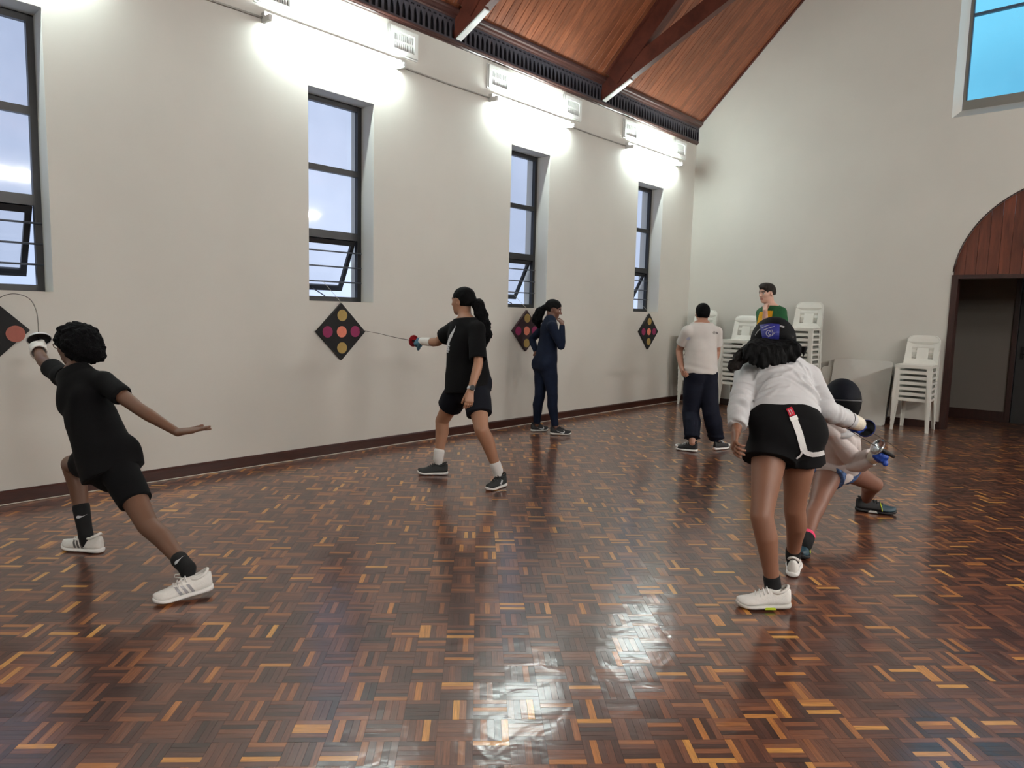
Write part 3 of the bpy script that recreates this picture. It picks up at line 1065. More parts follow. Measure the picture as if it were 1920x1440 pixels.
class Person:
    """Joints in world metres; H standing height. Builds body, clothes and hair as meshes under one root."""
    def __init__(s, label, J, H, fem, skin, head_dir, head_up=(0, 0, 1), build=1.0, h=0.006, hands=None, group='people practising fencing'):
        s.J = {k: A3(v) for k, v in J.items()}
        s.H = H; s.fem = fem; s.skin = skin; s.h = h; s.b = build
        s.label = label; s.group = group
        j = s.J
        s.up = unit(j['neck'] - j['pel'])
        s.latp = unit(j['hipR'] - j['hipL']); s.lats = unit(j['shR'] - j['shL'])
        s.fp = unit(np.cross(s.up, s.latp)); s.fs = unit(np.cross(s.up, s.lats))
        s.HR = frame(head_dir, head_up)        # right, forward, up of the head
        s.hh = H * (0.137 if fem else 0.134)
        s.hc = j['head']
        s.hands = hands or {}
        f = (j['anL'] + j['anR']) / 2
        s.base = A3((f[0], f[1], 0.0))
    def hp(s, x, y, z):
        """Point in head coordinates, unit = head height."""
        return s.hc + s.hh * (x * s.HR[0] + y * s.HR[1] + z * s.HR[2])
    def spine(s, t):
        return lerp(s.J['pel'], s.J['neck'], t)
    def fdir(s, t):
        return unit(s.fp * (1 - t) + s.fs * t)
    def torso(s, infl=0.0, t0=-0.06, t1=1.0, wmul=1.0, loose=0.0, belly=0.0):
        """Flattened tapered stack from hips to collar."""
        H, b = s.H, s.b * wmul
        if s.fem:
            prof = [(-0.06, 0.094, 0.70), (0.08, 0.101, 0.70), (0.24, 0.088, 0.72), (0.42, 0.077, 0.74), (0.62, 0.085, 0.70), (0.80, 0.088, 0.66), (0.92, 0.072, 0.62)]
        else:
            prof = [(-0.06, 0.088, 0.72), (0.08, 0.092, 0.72), (0.24, 0.086, 0.72), (0.42, 0.083, 0.72), (0.62, 0.093, 0.68), (0.80, 0.098, 0.64), (0.92, 0.080, 0.60)]
        out = []
        for (ta, ra, sa), (tb, rb, sb) in zip(prof[:-1], prof[1:]):
            if tb <= t0 or ta >= t1:
                continue
            la = loose * max(0, 1 - abs(ta - 0.35) * 1.6); lb = loose * max(0, 1 - abs(tb - 0.35) * 1.6)
            out.append((seg(s.spine(max(ta, t0)), s.spine(min(tb, t1)), ra * H * b + infl + la, rb * H * b + infl + lb, s.fdir((ta + tb) / 2), 0.69), 0.03, '+'))
        out = merge(out, 0.03) if out else out
        if t0 < 0.1:
            for sd in 'LR':
                hp_ = s.J['hip' + sd]
                out.append((ell(hp_ - s.fp * 0.028 * H + s.up * 0.012 * H, np.array([s.latp, s.fp, s.up]), (A3((0.058, 0.054, 0.064)) * H * b + infl)), 0.04, '+'))
        if s.fem and t1 > 0.7:
            for sg in (-1, 1):
                out.append((ell(s.spine(0.70) + s.fs * (0.040 * H * b) + s.lats * sg * 0.036 * H, np.array([s.lats, s.fs, s.up]), A3((0.036, 0.022, 0.036)) * H * b + infl), 0.05, '+'))
        return out
    def shoulders(s, infl=0.0):
        out = []
        for sd in 'LR':
            sh = s.J['sh' + sd]
            out.append((seg(s.spine(0.93), sh, 0.034 * s.H * s.b + infl, 0.030 * s.H * s.b + infl), 0.04, '+'))
        return out
    def arm(s, sd, infl=0.0, t0=0.0, t1=2.0, wmul=1.0, cut=False, flare=0.0):
        """t: 0 shoulder, 1 elbow, 2 wrist."""
        j, H = s.J, s.H * s.b * wmul
        a, e, w = j['sh' + sd], j['el' + sd], j['wr' + sd]
        prof = [(0.0, 0.0305), (0.45, 0.0275), (0.95, 0.0222), (1.25, 0.0222), (1.6, 0.0180), (2.0, 0.0138)] if s.fem else [(0.0, 0.0325), (0.45, 0.0295), (0.95, 0.0240), (1.25, 0.0240), (1.6, 0.0195), (2.0, 0.0150)]
        P = lambda t: lerp(a, e, t) if t <= 1 else lerp(e, w, t - 1)
        R = lambda t: float(np.interp(t, [p[0] for p in prof], [p[1] for p in prof])) * H
        ts = sorted(set([t0, t1] + [p[0] for p in prof if t0 < p[0] < t1]))
        out = []
        for ta, tb in zip(ts[:-1], ts[1:]):
            c = 'b' if (cut and tb == t1) else ''
            out.append((seg(P(ta), P(tb), R(ta) + infl + flare * (ta - t0) / max(t1 - t0, 1e-6), R(tb) + infl + flare * (tb - t0) / max(t1 - t0, 1e-6), None, 1.0, c), 0.02, '+'))
        return merge(out, 0.02)
    def leg(s, sd, infl=0.0, t0=0.0, t1=2.0, wmul=1.0, cut=False, flare=0.0, back=True):
        j, H = s.J, s.H * s.b * wmul
        a, e, w = j['hip' + sd], j['kn' + sd], j['an' + sd]
        prof = [(0.0, 0.0560), (0.35, 0.0510), (0.8, 0.0375), (1.0, 0.0340), (1.3, 0.0335), (1.65, 0.0255), (2.0, 0.0205)]
        shin = unit(w - e)
        ff = s.fp - shin * np.dot(s.fp, shin)
        bk = -unit(ff) * 0.010 * H
        def P(t):
            if t <= 1:
                return lerp(a, e, t)
            p = lerp(e, w, t - 1)
            return p + bk * max(0, 1 - abs(t - 1.35) / 0.45)
        R = lambda t: float(np.interp(t, [p[0] for p in prof], [p[1] for p in prof])) * H
        ts = sorted(set([t0, t1] + [p[0] for p in prof if t0 < p[0] < t1]))
        out = []
        for ta, tb in zip(ts[:-1], ts[1:]):
            c = 'b' if (cut and tb == t1) else ''
            out.append((seg(P(ta), P(tb), R(ta) + infl + flare * (ta - t0) / max(t1 - t0, 1e-6), R(tb) + infl + flare * (tb - t0) / max(t1 - t0, 1e-6), None, 1.0, c), 0.025, '+'))
        return merge(out, 0.025)
    def hand(s, sd, infl=0.0):
        """Palm, four fingers with two bends each, thumb from the side of the palm.
        opts: n palm normal (where the palm faces), curl in degrees (or 4), spread, thumb (out angle)."""
        o = s.hands.get(sd, {})
        j = s.J
        w = j['wr' + sd]; k = j['kk' + sd]
        d = unit(k - w)
        n = A3(o.get('n', s.fs)); n = unit(n - d * np.dot(n, d))
        side = np.cross(d, n)                       # towards the thumb for the right hand, flipped for the left
        if sd == 'L':
            side = -side
        side = side * o.get('flip', 1)
        q = s.H / 1.6 * 0.97
        out = []
        pl = 0.088 * q
        for off, r in ((-0.026, 0.0125), (-0.009, 0.0135), (0.009, 0.0135), (0.026, 0.0130)):
            out.append((seg(w + d * 0.012 * q + side * off * 0.55 * q, w + d * pl + side * off * q, (r + 0.002) * q + infl, r * 0.92 * q + infl, n, 0.82), 0.014, '+'))
        curl = o.get('curl', (30, 28, 26, 24))
        if np.isscalar(curl):
            curl = (curl,) * 4
        spread = o.get('spread', 0.06)
        fl = [(0.026, 0.070, 0.0086), (0.0088, 0.078, 0.0090), (-0.0088, 0.072, 0.0086), (-0.026, 0.058, 0.0076)]
        for m, ((off, L, r), cu) in enumerate(zip(fl, curl)):
            p = w + d * (pl - 0.004) + side * off * q
            dd = unit(d + side * off / 0.026 * spread)
            ang = 0.0
            for frac, share in ((0.45, 0.8), (0.32, 1.2), (0.26, 0.8)):
                ang += math.radians(cu) * share
                v = unit(dd * math.cos(ang) + n * math.sin(ang))
                e = p + v * L * frac * q
                out.append((seg(p, e, r * q + infl, r * 0.93 * q + infl), 0.004, '+'))
                p = e; r *= 0.92
        ta = math.radians(o.get('thumb', 42)); tn = o.get('thumb_n', 0.35)
        p = w + d * 0.022 * q + side * 0.020 * q
        v = unit(d * math.cos(ta) + side * math.sin(ta) + n * tn)
        e1 = p + v * 0.040 * q
        v2 = unit(d * math.cos(ta * 0.6) + side * math.sin(ta * 0.6) + n * (tn + 0.15))
        e2 = e1 + v2 * 0.030 * q
        v3 = unit(d * math.cos(ta * 0.4) + side * math.sin(ta * 0.4) + n * (tn + 0.2))
        e3 = e2 + v3 * 0.024 * q
        out += [(seg(p, e1, 0.0145 * q + infl, 0.0112 * q + infl), 0.012, '+'), (seg(e1, e2, 0.0108 * q + infl, 0.0100 * q + infl), 0.005, '+'), (seg(e2, e3, 0.0100 * q + infl, 0.0084 * q + infl), 0.004, '+')]
        return out
    def head_prims(s):
        hp, hh, R = s.hp, s.hh, s.HR
        E = lambda c, r: ell(hp(*c), R, A3(r) * hh)
        S = lambda a, b, ra, rb: seg(hp(*a), hp(*b), ra * hh, rb * hh)
        k = 0.07 * hh
        out = [(E((0, -0.05, 0.15), (0.335, 0.425, 0.355)), k, '+'),
               (E((0, 0.11, -0.10), (0.275, 0.285, 0.36)), 0.15 * hh, '+'),
               (E((0, 0.15, -0.30), (0.205, 0.215, 0.17)), 0.12 * hh, '+'),
               (E((0, 0.30, -0.41), (0.085, 0.075, 0.075)), 0.10 * hh, '+'),
               (S((-0.15, 0.335, 0.095), (0.15, 0.335, 0.095), 0.05, 0.05), 0.08 * hh, '+')]
        for sg in (-1, 1):
            out.append((E((sg * 0.165, 0.24, -0.09), (0.10, 0.10, 0.10)), 0.10 * hh, '+'))
            out.append((E((sg * 0.145, 0.425, 0.03), (0.085, 0.07, 0.055)), 0.05 * hh, '-'))
        out += [(S((0, 0.385, 0.05), (0, 0.475, -0.10), 0.028, 0.05), 0.05 * hh, '+'),
                (E((0.045, 0.425, -0.115), (0.04, 0.045, 0.032)), 0.03 * hh, '+'), (E((-0.045, 0.425, -0.115), (0.04, 0.045, 0.032)), 0.03 * hh, '+'),
                (S((-0.075, 0.375, -0.232), (0.075, 0.375, -0.232), 0.028, 0.028), 0.03 * hh, '+'), (S((-0.06, 0.372, -0.285), (0.06, 0.372, -0.285), 0.032, 0.032), 0.03 * hh, '+')]
        for sg in (-1, 1):
            RR = np.array([unit(R[0] * 0.93 - sg * 0.36 * R[1]), unit(R[1] * 0.93 + sg * 0.36 * R[0]), R[2]])
            out.append((ell(hp(sg * 0.335, -0.03, -0.02), RR, A3((0.035, 0.09, 0.145)) * hh), 0.03 * hh, '+'))
            out.append((ell(hp(sg * 0.365, 0.0, -0.005), RR, A3((0.02, 0.045, 0.085)) * hh), 0.02 * hh, '-'))
        out.append((seg(s.J['neck'] - s.up * 0.03 * s.H, hp(0, -0.09, -0.22), 0.036 * s.H * (0.92 if s.fem else 1.0), 0.033 * s.H * (0.90 if s.fem else 1.02)), 0.03, '+'))
        return out
    def build_body(s, lips=None, brow=None, show_head=True):
        pr = []
        pr += s.torso(-0.004) + s.shoulders(-0.004)
        for sd in 'LR':
            pr += s.arm(sd) + s.leg(sd)
            an = s.J['an' + sd]
        pr += s.head_prims()
        for sd in 'LR':
            if not s.hands.get(sd, {}).get('none'):
                pr += s.hand(sd)
        mats = [s.skin] + ([lips, brow] if lips else [])
        def reg(c):
            q = (c - s.hc) @ s.HR.T / s.hh
            m = np.zeros(len(c), int)
            lip = (np.abs(q[:, 0]) < 0.095) & (q[:, 1] > 0.33) & (q[:, 2] > -0.318) & (q[:, 2] < -0.208)
            bw = (np.abs(q[:, 0]) > 0.045) & (np.abs(q[:, 0]) < 0.235) & (q[:, 1] > 0.2) & (q[:, 2] > 0.095) & (q[:, 2] < 0.145)
            m[lip] = 1; m[bw] = 2
            return m
        s.root = field_obj('person', pr, s.base, mats, None, s.h, 0.02, None, reg if lips else None)
        s.root.location = s.base
        tag(s.root, s.label, 'person', s.group)
        return s.root
    def eyes(s, iris=(40, 26, 18)):
        w = mat('eye_white', (226, 222, 216), 0.2); ir = mat('iris', iris, 0.15)
        for sg in (-1, 1):
            c = s.hp(sg * 0.145, 0.315, 0.028); r = 0.062 * s.hh
            mb = MB()
            bm = bmesh.new(); bmesh.ops.create_uvsphere(bm, u_segments=16, v_segments=10, radius=r)
            me = bpy.data.meshes.new('eye'); bm.to_mesh(me); bm.free()
            me.materials.append(w); me.materials.append(ir)
            fw = Vector(s.HR[1])
            for p in me.polygons:
                p.material_index = 1 if p.center.normalized().dot(fw) > 0.86 else 0
            me.shade_smooth()
            o = new_obj('eye', me, None, s.root)
            o.location = Vector(c - s.base)
    def cloth(s, name, prims, material, h=None, disp=None, attr_fn=None, label=None):
        mats = material if isinstance(material, list) else [material]
        o = field_obj(name, prims, s.base, mats, s.root, h or max(s.h, 0.006), 0.02, disp, attr_fn)
        if label: o['label'] = label
        return o
    def part(s, mb, name, material, parent=None, smooth=False):
        """MB in world coordinates -> child of the person."""
        mb.v = [tuple(A3(p) - s.base) for p in mb.v]
        return mb.build(name, material, parent or s.root, smooth)

def bvh_of(o, base):
    me = o.data
    return BVHTree.FromPolygons([tuple(A3(v.co) + A3(base)) for v in me.vertices], [tuple(p.vertices) for p in me.polygons])

def flat_poly(outline, sub=0):
    """Triangulated 2D polygon -> (verts2d, faces)."""
    bm = bmesh.new()
    vs = [bm.verts.new((x, y, 0)) for x, y in outline]
    bm.faces.new(vs)
    bmesh.ops.triangulate(bm, faces=bm.faces)
    if sub:
        bmesh.ops.subdivide_edges(bm, edges=bm.edges, cuts=sub, use_grid_fill=True)
        bmesh.ops.triangulate(bm, faces=bm.faces)
    bm.verts.index_update()
    r = [(v.co.x, v.co.y) for v in bm.verts], [tuple(v.index for v in f.verts) for f in bm.faces]
    bm.free()
    return r

def text_poly(txt, size, bold=False):
    cu = bpy.data.curves.new('txt', 'FONT')
    cu.body = txt; cu.size = size; cu.align_x = 'CENTER'; cu.align_y = 'CENTER'; cu.resolution_u = 2
    if bold: cu.offset = size * 0.02
    t = bpy.data.objects.new('txt', cu); COL.objects.link(t)
    dg = bpy.context.evaluated_depsgraph_get()
    me = bpy.data.meshes.new_from_object(t.evaluated_get(dg))
    r = [(v.co.x, v.co.y) for v in me.vertices], [tuple(p.vertices) for p in me.polygons]
    bpy.data.objects.remove(t); bpy.data.curves.remove(cu); bpy.data.meshes.remove(me)
    return r

def decal(name, polys, origin, u, v, bvh, base, material, parent, off=0.0012, back=0.25):
    """Flat print laid onto a surface: 2D points on axes u, v at origin, dropped along -(u x v)."""
    origin, u, v = A3(origin), unit(u), unit(v)
    n = unit(np.cross(u, v))
    V = []; F = []
    for pv, pf in polys:
        k = len(V)
        for x, y in pv:
            st = origin + u * x + v * y + n * back
            hit = bvh.ray_cast(Vector(st), Vector(-n))
            p = A3(hit[0]) + n * off if hit[0] is not None else origin + u * x + v * y
            V.append(tuple(p - A3(base)))
        F += [tuple(k + i for i in f) for f in pf]
    me = bpy.data.meshes.new(name)
    me.from_pydata(V, [], F)
    me.materials.append(material)
    return new_obj(name, me, None, parent)

SWOOSH = [(-0.50, 0.02), (-0.44, -0.10), (-0.34, -0.17), (-0.20, -0.17), (0.0, -0.11), (0.5, 0.10), (0.05, -0.02), (-0.18, -0.07), (-0.30, -0.06), (-0.36, 0.0), (-0.36, 0.07), (-0.32, 0.16), (-0.42, 0.12)]

def make_shoe(P, heel, toe, up=(0, 0, 1), length=None, upper_mat=None, sole_mat=None, lace_mat=None, side_decor=None, low=True, width=1.0, toe_cap=None, collar=None, lace=True, parent=None):
    """Lofted trainer from heel to toe (points at sole level)."""
    heel, toe = A3(heel), A3(toe)
    L = np.linalg.norm(toe - heel)
    if length:
        L = length
    f = unit(toe - heel); r = unit(np.cross(f, up)); u = np.cross(r, f)
    W = L / 0.27 * width
    T = lambda x, y, z: heel + f * (x * L) + r * (y * W) + u * z
    st = [0.0, 0.03, 0.10, 0.22, 0.36, 0.5, 0.64, 0.76, 0.87, 0.95, 1.0]
    hw = [0.012, 0.026, 0.033, 0.0345, 0.034, 0.037, 0.0435, 0.046, 0.041, 0.027, 0.010]
    hs = [0.070, 0.076, 0.078, 0.074, 0.082, 0.075, 0.058, 0.046, 0.040, 0.032, 0.020]
    so = [0.030, 0.030, 0.029, 0.026, 0.025, 0.024, 0.023, 0.022, 0.023, 0.026, 0.030]
    lift = [0.004, 0.001, 0, 0, 0, 0, 0, 0.0, 0.002, 0.006, 0.011]
    n = 12
    rings = []
    for x, w, h, z0, l in zip(st, hw, hs, so, lift):
        ring = []
        for k in range(n + 1):
            a = math.pi * k / n
            c, sn = math.cos(a), math.sin(a)
            yy = w * math.copysign(abs(c) ** 0.75, c) * (1 - 0.22 * sn)
            ring.append(T(x, yy, z0 * 0.7 + l + (h - 0.0) * sn ** 0.85))
        rings.append(ring)
    mb = MB()
    vs = [p for rg in rings for p in rg]
    m = n + 1
    fs = [(i * m + k, i * m + k + 1, (i + 1) * m + k + 1, (i + 1) * m + k) for i in range(len(st) - 1) for k in range(n)]
    fs += [tuple(range(m)), tuple((len(st) - 1) * m + k for k in range(m))][::1]
    fs += [(i * m + n, i * m, (i + 1) * m, (i + 1) * m + n) for i in range(len(st) - 1)]
    mis = []
    for i in range(len(st) - 1):
        for k in range(n):
            mis.append(1 if (toe_cap and st[i] >= 0.64) else 0)
    mb.v = [tuple(v) for v in vs]; mb.f = fs; mb.mi = mis + [0] * (len(fs) - len(mis))
    shoe = P.part(mb, 'shoe', [upper_mat, toe_cap] if toe_cap else [upper_mat], parent, True)
    sm_ = shoe.modifiers.new('smooth', 'SUBSURF'); sm_.levels = 1; sm_.render_levels = 1
    cr_ = [T(0.215 + 0.155 * math.cos(a), 0.027 * math.sin(a), 0.092 + 0.012 * math.cos(a) * -1 + 0.006 * math.cos(2 * a)) for a in np.linspace(0, 2 * math.pi, 20, endpoint=False)]
    P.part(MB().tube([tuple(q) for q in cr_], 0.0075, 8, 0, True), 'collar', collar or upper_mat, shoe, True)
    # sole: rounded slab with toe spring
    outl = [(x, w + 0.0035) for x, w in zip(st, hw)]
    outl[0] = (-0.012, 0.014); outl[-1] = (1.012, 0.012)
    sb = MB()
    ring_t = [(x, w, z, l) for (x, w), z, l in zip(outl, so, lift)]
    top = [(x, -w, z + l) for x, w, z, l in ring_t] + [(x, w, z + l) for x, w, z, l in ring_t[::-1]]
    mid = [(x, -w - 0.002, (z + l + l) / 2) for x, w, z, l in ring_t] + [(x, w + 0.002, (z + l + l) / 2) for x, w, z, l in ring_t[::-1]]
    bot = [(x, -w + 0.003, l) for x, w, z, l in ring_t] + [(x, w - 0.003, l) for x, w, z, l in ring_t[::-1]]
    N = len(top)
    V = [T(*p) for p in bot] + [T(*p) for p in mid] + [T(*p) for p in top]
    Fc = []
    for lv in (0, 1):
        Fc += [(lv * N + i, lv * N + (i + 1) % N, (lv + 1) * N + (i + 1) % N, (lv + 1) * N + i) for i in range(N)]
    h2 = len(ring_t)
    for lv, sgn in ((0, 1), (2, -1)):
        Fc += [(lv * N + i, lv * N + i + 1, lv * N + N - 2 - i, lv * N + N - 1 - i) for i in range(h2 - 1)]
    sb.add(V, Fc)
    so_ = P.part(sb, 'sole', sole_mat, shoe, True)
    for e_ in so_.data.edges: pass
    sm_ = so_.modifiers.new('smooth', 'SUBSURF'); sm_.levels = 1; sm_.render_levels = 1
    if lace:
        for x, z, w in ((0.44, 0.086, 0.024), (0.51, 0.079, 0.025), (0.58, 0.070, 0.026), (0.65, 0.061, 0.026)):
            lb = MB().tube([T(x, -w, z - 0.008), T(x + 0.01, -w * 0.4, z + 0.006 + 0.010), T(x - 0.006, w * 0.4, z + 0.006 + 0.010), T(x, w, z - 0.008)], 0.0028, 6)
            P.part(lb, 'lace', lace_mat or upper_mat, shoe, True)
    bv = BVHTree.FromPolygons([tuple(A3(v.co) + P.base) for v in shoe.data.vertices], [tuple(p.vertices) for p in shoe.data.polygons])
    return dict(shoe=shoe, T=T, f=f, r=r, u=u, L=L, W=W, bvh=bv)

def shoe_stripes(P, S, sides, material, xs=(0.40, 0.48, 0.56)):
    for sg in sides:
        for x in xs:
            pts = [(-0.010, -0.018), (0.004, -0.018), (0.026, 0.022), (0.012, 0.022)]
            o = S['T'](x, sg * 0.06, 0.045)
            uu = S['f'] * (1 if sg < 0 else 1)
            # look at the shoe from the side: n = u x v must point outwards
            vv = S['u'] if np.dot(np.cross(uu, S['u']), S['r'] * sg) > 0 else S['u']
            if np.dot(np.cross(uu, S['u']), S['r'] * sg) < 0:
                uu = -uu; pts = [(-a, b) for a, b in pts]
            pv = flat_poly(pts, 2)
            decal('stripe', [pv], o, uu, vv, S['bvh'], P.base, material, S['shoe'], 0.001, 0.03)

def shoe_swoosh(P, S, sides, material, size=0.085, x=0.5, z=0.042):
    for sg in sides:
        uu = -S['f']; pts = [(a * size, b * size) for a, b in SWOOSH]
        # tick points back towards the heel on both sides
        if np.dot(np.cross(uu, S['u']), S['r'] * sg) < 0:
            uu = -uu; pts = [(-a, b) for a, b in pts]
        if True:
            decal('swoosh', [flat_poly(pts, 1)], S['T'](x, sg * 0.06, z), uu, S['u'], S['bvh'], P.base, material, S['shoe'], 0.0012, 0.03)
# ------------------------------------------------------------------ the people
POSE = {
  'P1': dict(pel=(1.700, 1.205, 0.574), hipL=(1.779, 1.226, 0.556), hipR=(1.623, 1.182, 0.553), knL=(2.070, 1.265, 0.289), anL=(2.394, 1.326, 0.137), knR=(1.253, 1.153, 0.483), anR=(1.389, 1.176, 0.095), neck=(1.500, 1.123, 1.016), head=(1.398, 1.159, 1.164), shL=(1.675, 1.210, 0.986), shR=(1.309, 1.115, 0.990), elL=(1.930, 1.293, 0.860), wrL=(2.119, 1.403, 0.755), kkL=(2.217, 1.500, 0.775), elR=(1.006, 1.097, 1.056), wrR=(0.765, 1.126, 1.123), kkR=(0.625, 1.163, 1.158)),
  'P2': dict(pel=(1.596, 3.938, 0.837), hipL=(1.678, 3.945, 0.795), hipR=(1.523, 3.929, 0.782), knL=(1.882, 3.825, 0.472), anL=(1.949, 3.950, 0.137), knR=(1.291, 3.934, 0.460), anR=(1.303, 3.887, 0.136), neck=(1.555, 3.941, 1.311), head=(1.484, 3.973, 1.486), shL=(1.721, 3.908, 1.260), shR=(1.408, 3.947, 1.249), elL=(1.838, 3.819, 0.987), wrL=(1.859, 3.716, 0.792), kkL=(1.874, 3.691, 0.712), elR=(1.211, 3.932, 1.132), wrR=(1.019, 3.939, 1.132), kkR=(0.903, 3.944, 1.127)),
  'P3': dict(pel=(0.500, 6.264, 0.825), hipL=(0.430, 6.289, 0.781), hipR=(0.573, 6.236, 0.793), knL=(0.493, 6.182, 0.436), anL=(0.443, 6.198, 0.084), knR=(0.692, 6.176, 0.456), anR=(0.724, 6.203, 0.088), neck=(0.517, 6.299, 1.310), head=(0.499, 6.383, 1.455), shL=(0.389, 6.388, 1.250), shR=(0.636, 6.196, 1.257), elL=(0.184, 6.366, 1.087), wrL=(0.326, 6.297, 0.934), kkL=(0.386, 6.200, 0.877), elR=(0.758, 6.232, 1.022), wrR=(0.712, 6.285, 1.280), kkR=(0.630, 6.385, 1.362)),
  'P4': dict(pel=(2.252, 6.721, 0.829), hipL=(2.222, 6.655, 0.779), hipR=(2.299, 6.780, 0.779), knL=(2.198, 6.661, 0.383), anL=(2.301, 6.533, 0.096), knR=(2.398, 6.724, 0.400), anR=(2.418, 6.857, 0.085), neck=(2.240, 6.727, 1.309), head=(2.191, 6.820, 1.444), shL=(2.154, 6.582, 1.250), shR=(2.342, 6.858, 1.250), elL=(2.021, 6.663, 1.039), wrL=(2.117, 6.563, 0.866), kkL=(2.188, 6.475, 0.802), elR=(2.309, 6.966, 1.025), wrR=(2.349, 6.791, 0.873), kkR=(2.387, 6.674, 0.814)),
  'P5': dict(pel=(2.088, 8.887, 0.976), hipL=(2.133, 8.959, 0.921), hipR=(2.053, 8.808, 0.920), knL=(2.176, 8.797, 0.499), anL=(2.135, 8.853, 0.126), knR=(2.030, 8.623, 0.511), anR=(1.958, 8.761, 0.141), neck=(2.059, 8.976, 1.525), head=(2.009, 8.926, 1.738), shL=(2.208, 8.924, 1.492), shR=(1.907, 9.040, 1.481), elL=(2.278, 8.832, 1.281), wrL=(2.225, 8.608, 1.259), kkL=(2.183, 8.477, 1.265), elR=(2.052, 8.827, 1.260), wrR=(2.086, 8.723, 1.510), kkR=(2.040, 8.810, 1.610)),
  'P6': dict(pel=(4.391, 3.498, 0.860), hipL=(4.338, 3.442, 0.804), hipR=(4.447, 3.550, 0.807), knL=(4.394, 3.243, 0.446), anL=(4.455, 3.283, 0.103), knR=(4.420, 3.607, 0.415), anR=(4.363, 3.794, 0.102), neck=(4.223, 3.750, 1.166), head=(4.152, 3.857, 1.278), shL=(4.113, 3.632, 1.093), shR=(4.354, 3.852, 1.095), elL=(4.182, 3.399, 0.977), wrL=(4.239, 3.244, 0.835), kkL=(4.276, 3.143, 0.763), elR=(4.511, 3.728, 0.930), wrR=(4.576, 3.950, 0.863), kkR=(4.592, 4.089, 0.836)),
  'P7': dict(pel=(4.208, 4.919, 0.435), hipL=(4.223, 4.989, 0.405), hipR=(4.202, 4.838, 0.402), knR=(4.247, 4.492, 0.220), anR=(4.304, 4.153, 0.076), knL=(4.378, 5.258, 0.260), anL=(4.261, 5.508, 0.062), neck=(4.268, 4.719, 0.764), head=(4.312, 4.609, 0.897), shR=(4.292, 4.565, 0.734), shL=(4.319, 4.876, 0.683), elR=(4.385, 4.717, 0.494), wrR=(4.539, 4.611, 0.579), kkR=(4.601, 4.517, 0.631), elL=(4.190, 5.080, 0.540), wrL=(4.140, 5.260, 0.680), kkL=(4.130, 5.370, 0.760)),
}
POSE['P5'].update(hipR=(2.009, 8.918, 0.92), hipL=(2.167, 8.856, 0.92), knR=(1.985, 8.76, 0.51), knL=(2.165, 8.79, 0.50), anR=(1.968, 8.80, 0.10), anL=(2.14, 8.86, 0.10))

def skin_mat(name, rgb):
    return mat(name, rgb, 0.5, noise=0.05, nscale=9, bump=0.06, bscale=220)
K = {}
K['black_tee'] = mat('black_cotton', (5, 5, 7), 0.95, noise=0.12, nscale=30, bump=0.1, bscale=350, spec=0.25)
K['black_shorts'] = mat('black_shorts', (4, 4, 6), 0.95, noise=0.1, nscale=30, spec=0.25)
K['navy_shorts'] = mat('navy_shorts', (8, 11, 22), 0.85, noise=0.1, nscale=30, spec=0.25)
K['navy_suit'] = mat('navy_knit', (12, 22, 42), 0.9, noise=0.15, nscale=25, spec=0.25)
K['navy_pants'] = mat('navy_track', (9, 14, 30), 0.85, noise=0.12, nscale=20, spec=0.25)
K['white_tee'] = mat('white_cotton', (206, 202, 197), 0.9, noise=0.02, nscale=20, bump=0.05, bscale=60)
K['jacket'] = mat('white_fencing_cloth', (202, 202, 203), 0.65, noise=0.03, nscale=14, bump=0.35, bscale=30)
K['jacket2'] = mat('cream_fencing_cloth', (204, 194, 190), 0.6, noise=0.04, nscale=14, bump=0.3, bscale=30)
K['white_shoe'] = mat('white_mesh_shoe', (230, 228, 222), 0.6, noise=0.04, nscale=60, bump=0.2, bscale=300)
K['white_rubber'] = mat('white_rubber', (236, 234, 230), 0.5, noise=0.03, nscale=30)
K['grey_rubber'] = mat('grey_rubber', (206, 204, 198), 0.5, noise=0.05, nscale=30)
K['stripe'] = mat('grey_stripe', (150, 150, 152), 0.4, metal=0.2)
K['dark_stripe'] = mat('dark_stripe', (92, 88, 86), 0.5)
K['black_sock'] = mat('black_sock', (9, 9, 11), 0.9, bump=0.2, bscale=400)
K['white_sock'] = mat('white_sock', (232, 230, 226), 0.9, bump=0.3, bscale=300)
K['white_print'] = mat('white_print', (210, 212, 214), 0.6)
K['dark_shoe'] = mat('dark_grey_shoe', (34, 38, 38), 0.7, noise=0.1, nscale=60, bump=0.15, bscale=300)
K['black_shoe'] = mat('black_shoe', (18, 18, 21), 0.6, noise=0.1, nscale=40)
K['teal_toe'] = mat('teal_toe', (34, 62, 74), 0.5, noise=0.1, nscale=40)
K['hivis'] = mat('yellow_trim', (206, 228, 60), 0.5)
K['pink'] = mat('pink_sock', (232, 66, 110), 0.8)
K['hair_black'] = mat('black_hair', (3, 3, 4), 0.75, spec=0.12, noise=0.3, nscale=40, bump=0.35, bscale=160, stretch=(1, 1, 0.25))
K['hair_curly'] = mat('curly_black_hair', (6, 6, 8), 0.9, spec=0.15, noise=0.3, nscale=60, bump=1.0, bscale=130)
K['hair_brown'] = mat('brown_hair', (34, 28, 24), 0.7, spec=0.25, noise=0.3, nscale=50, bump=0.5, bscale=160)
K['hair_dark_brown'] = mat('dark_brown_hair', (24, 19, 17), 0.8, spec=0.2, noise=0.35, nscale=40, bump=0.6, bscale=120, stretch=(1, 1, 0.3))
K['lip_dark'] = mat('lip_dark', (96, 52, 48), 0.4)
K['lip_light'] = mat('lip_light', (184, 122, 110), 0.4)
K['brow'] = mat('brow_hair', (26, 20, 18), 0.8)
K['glove_white'] = mat('white_glove', (232, 230, 224), 0.6, noise=0.05, nscale=40, bump=0.3, bscale=60)
K['glove_cream'] = mat('cream_glove_cuff', (226, 218, 200), 0.65, noise=0.06, nscale=30, bump=0.3, bscale=50)
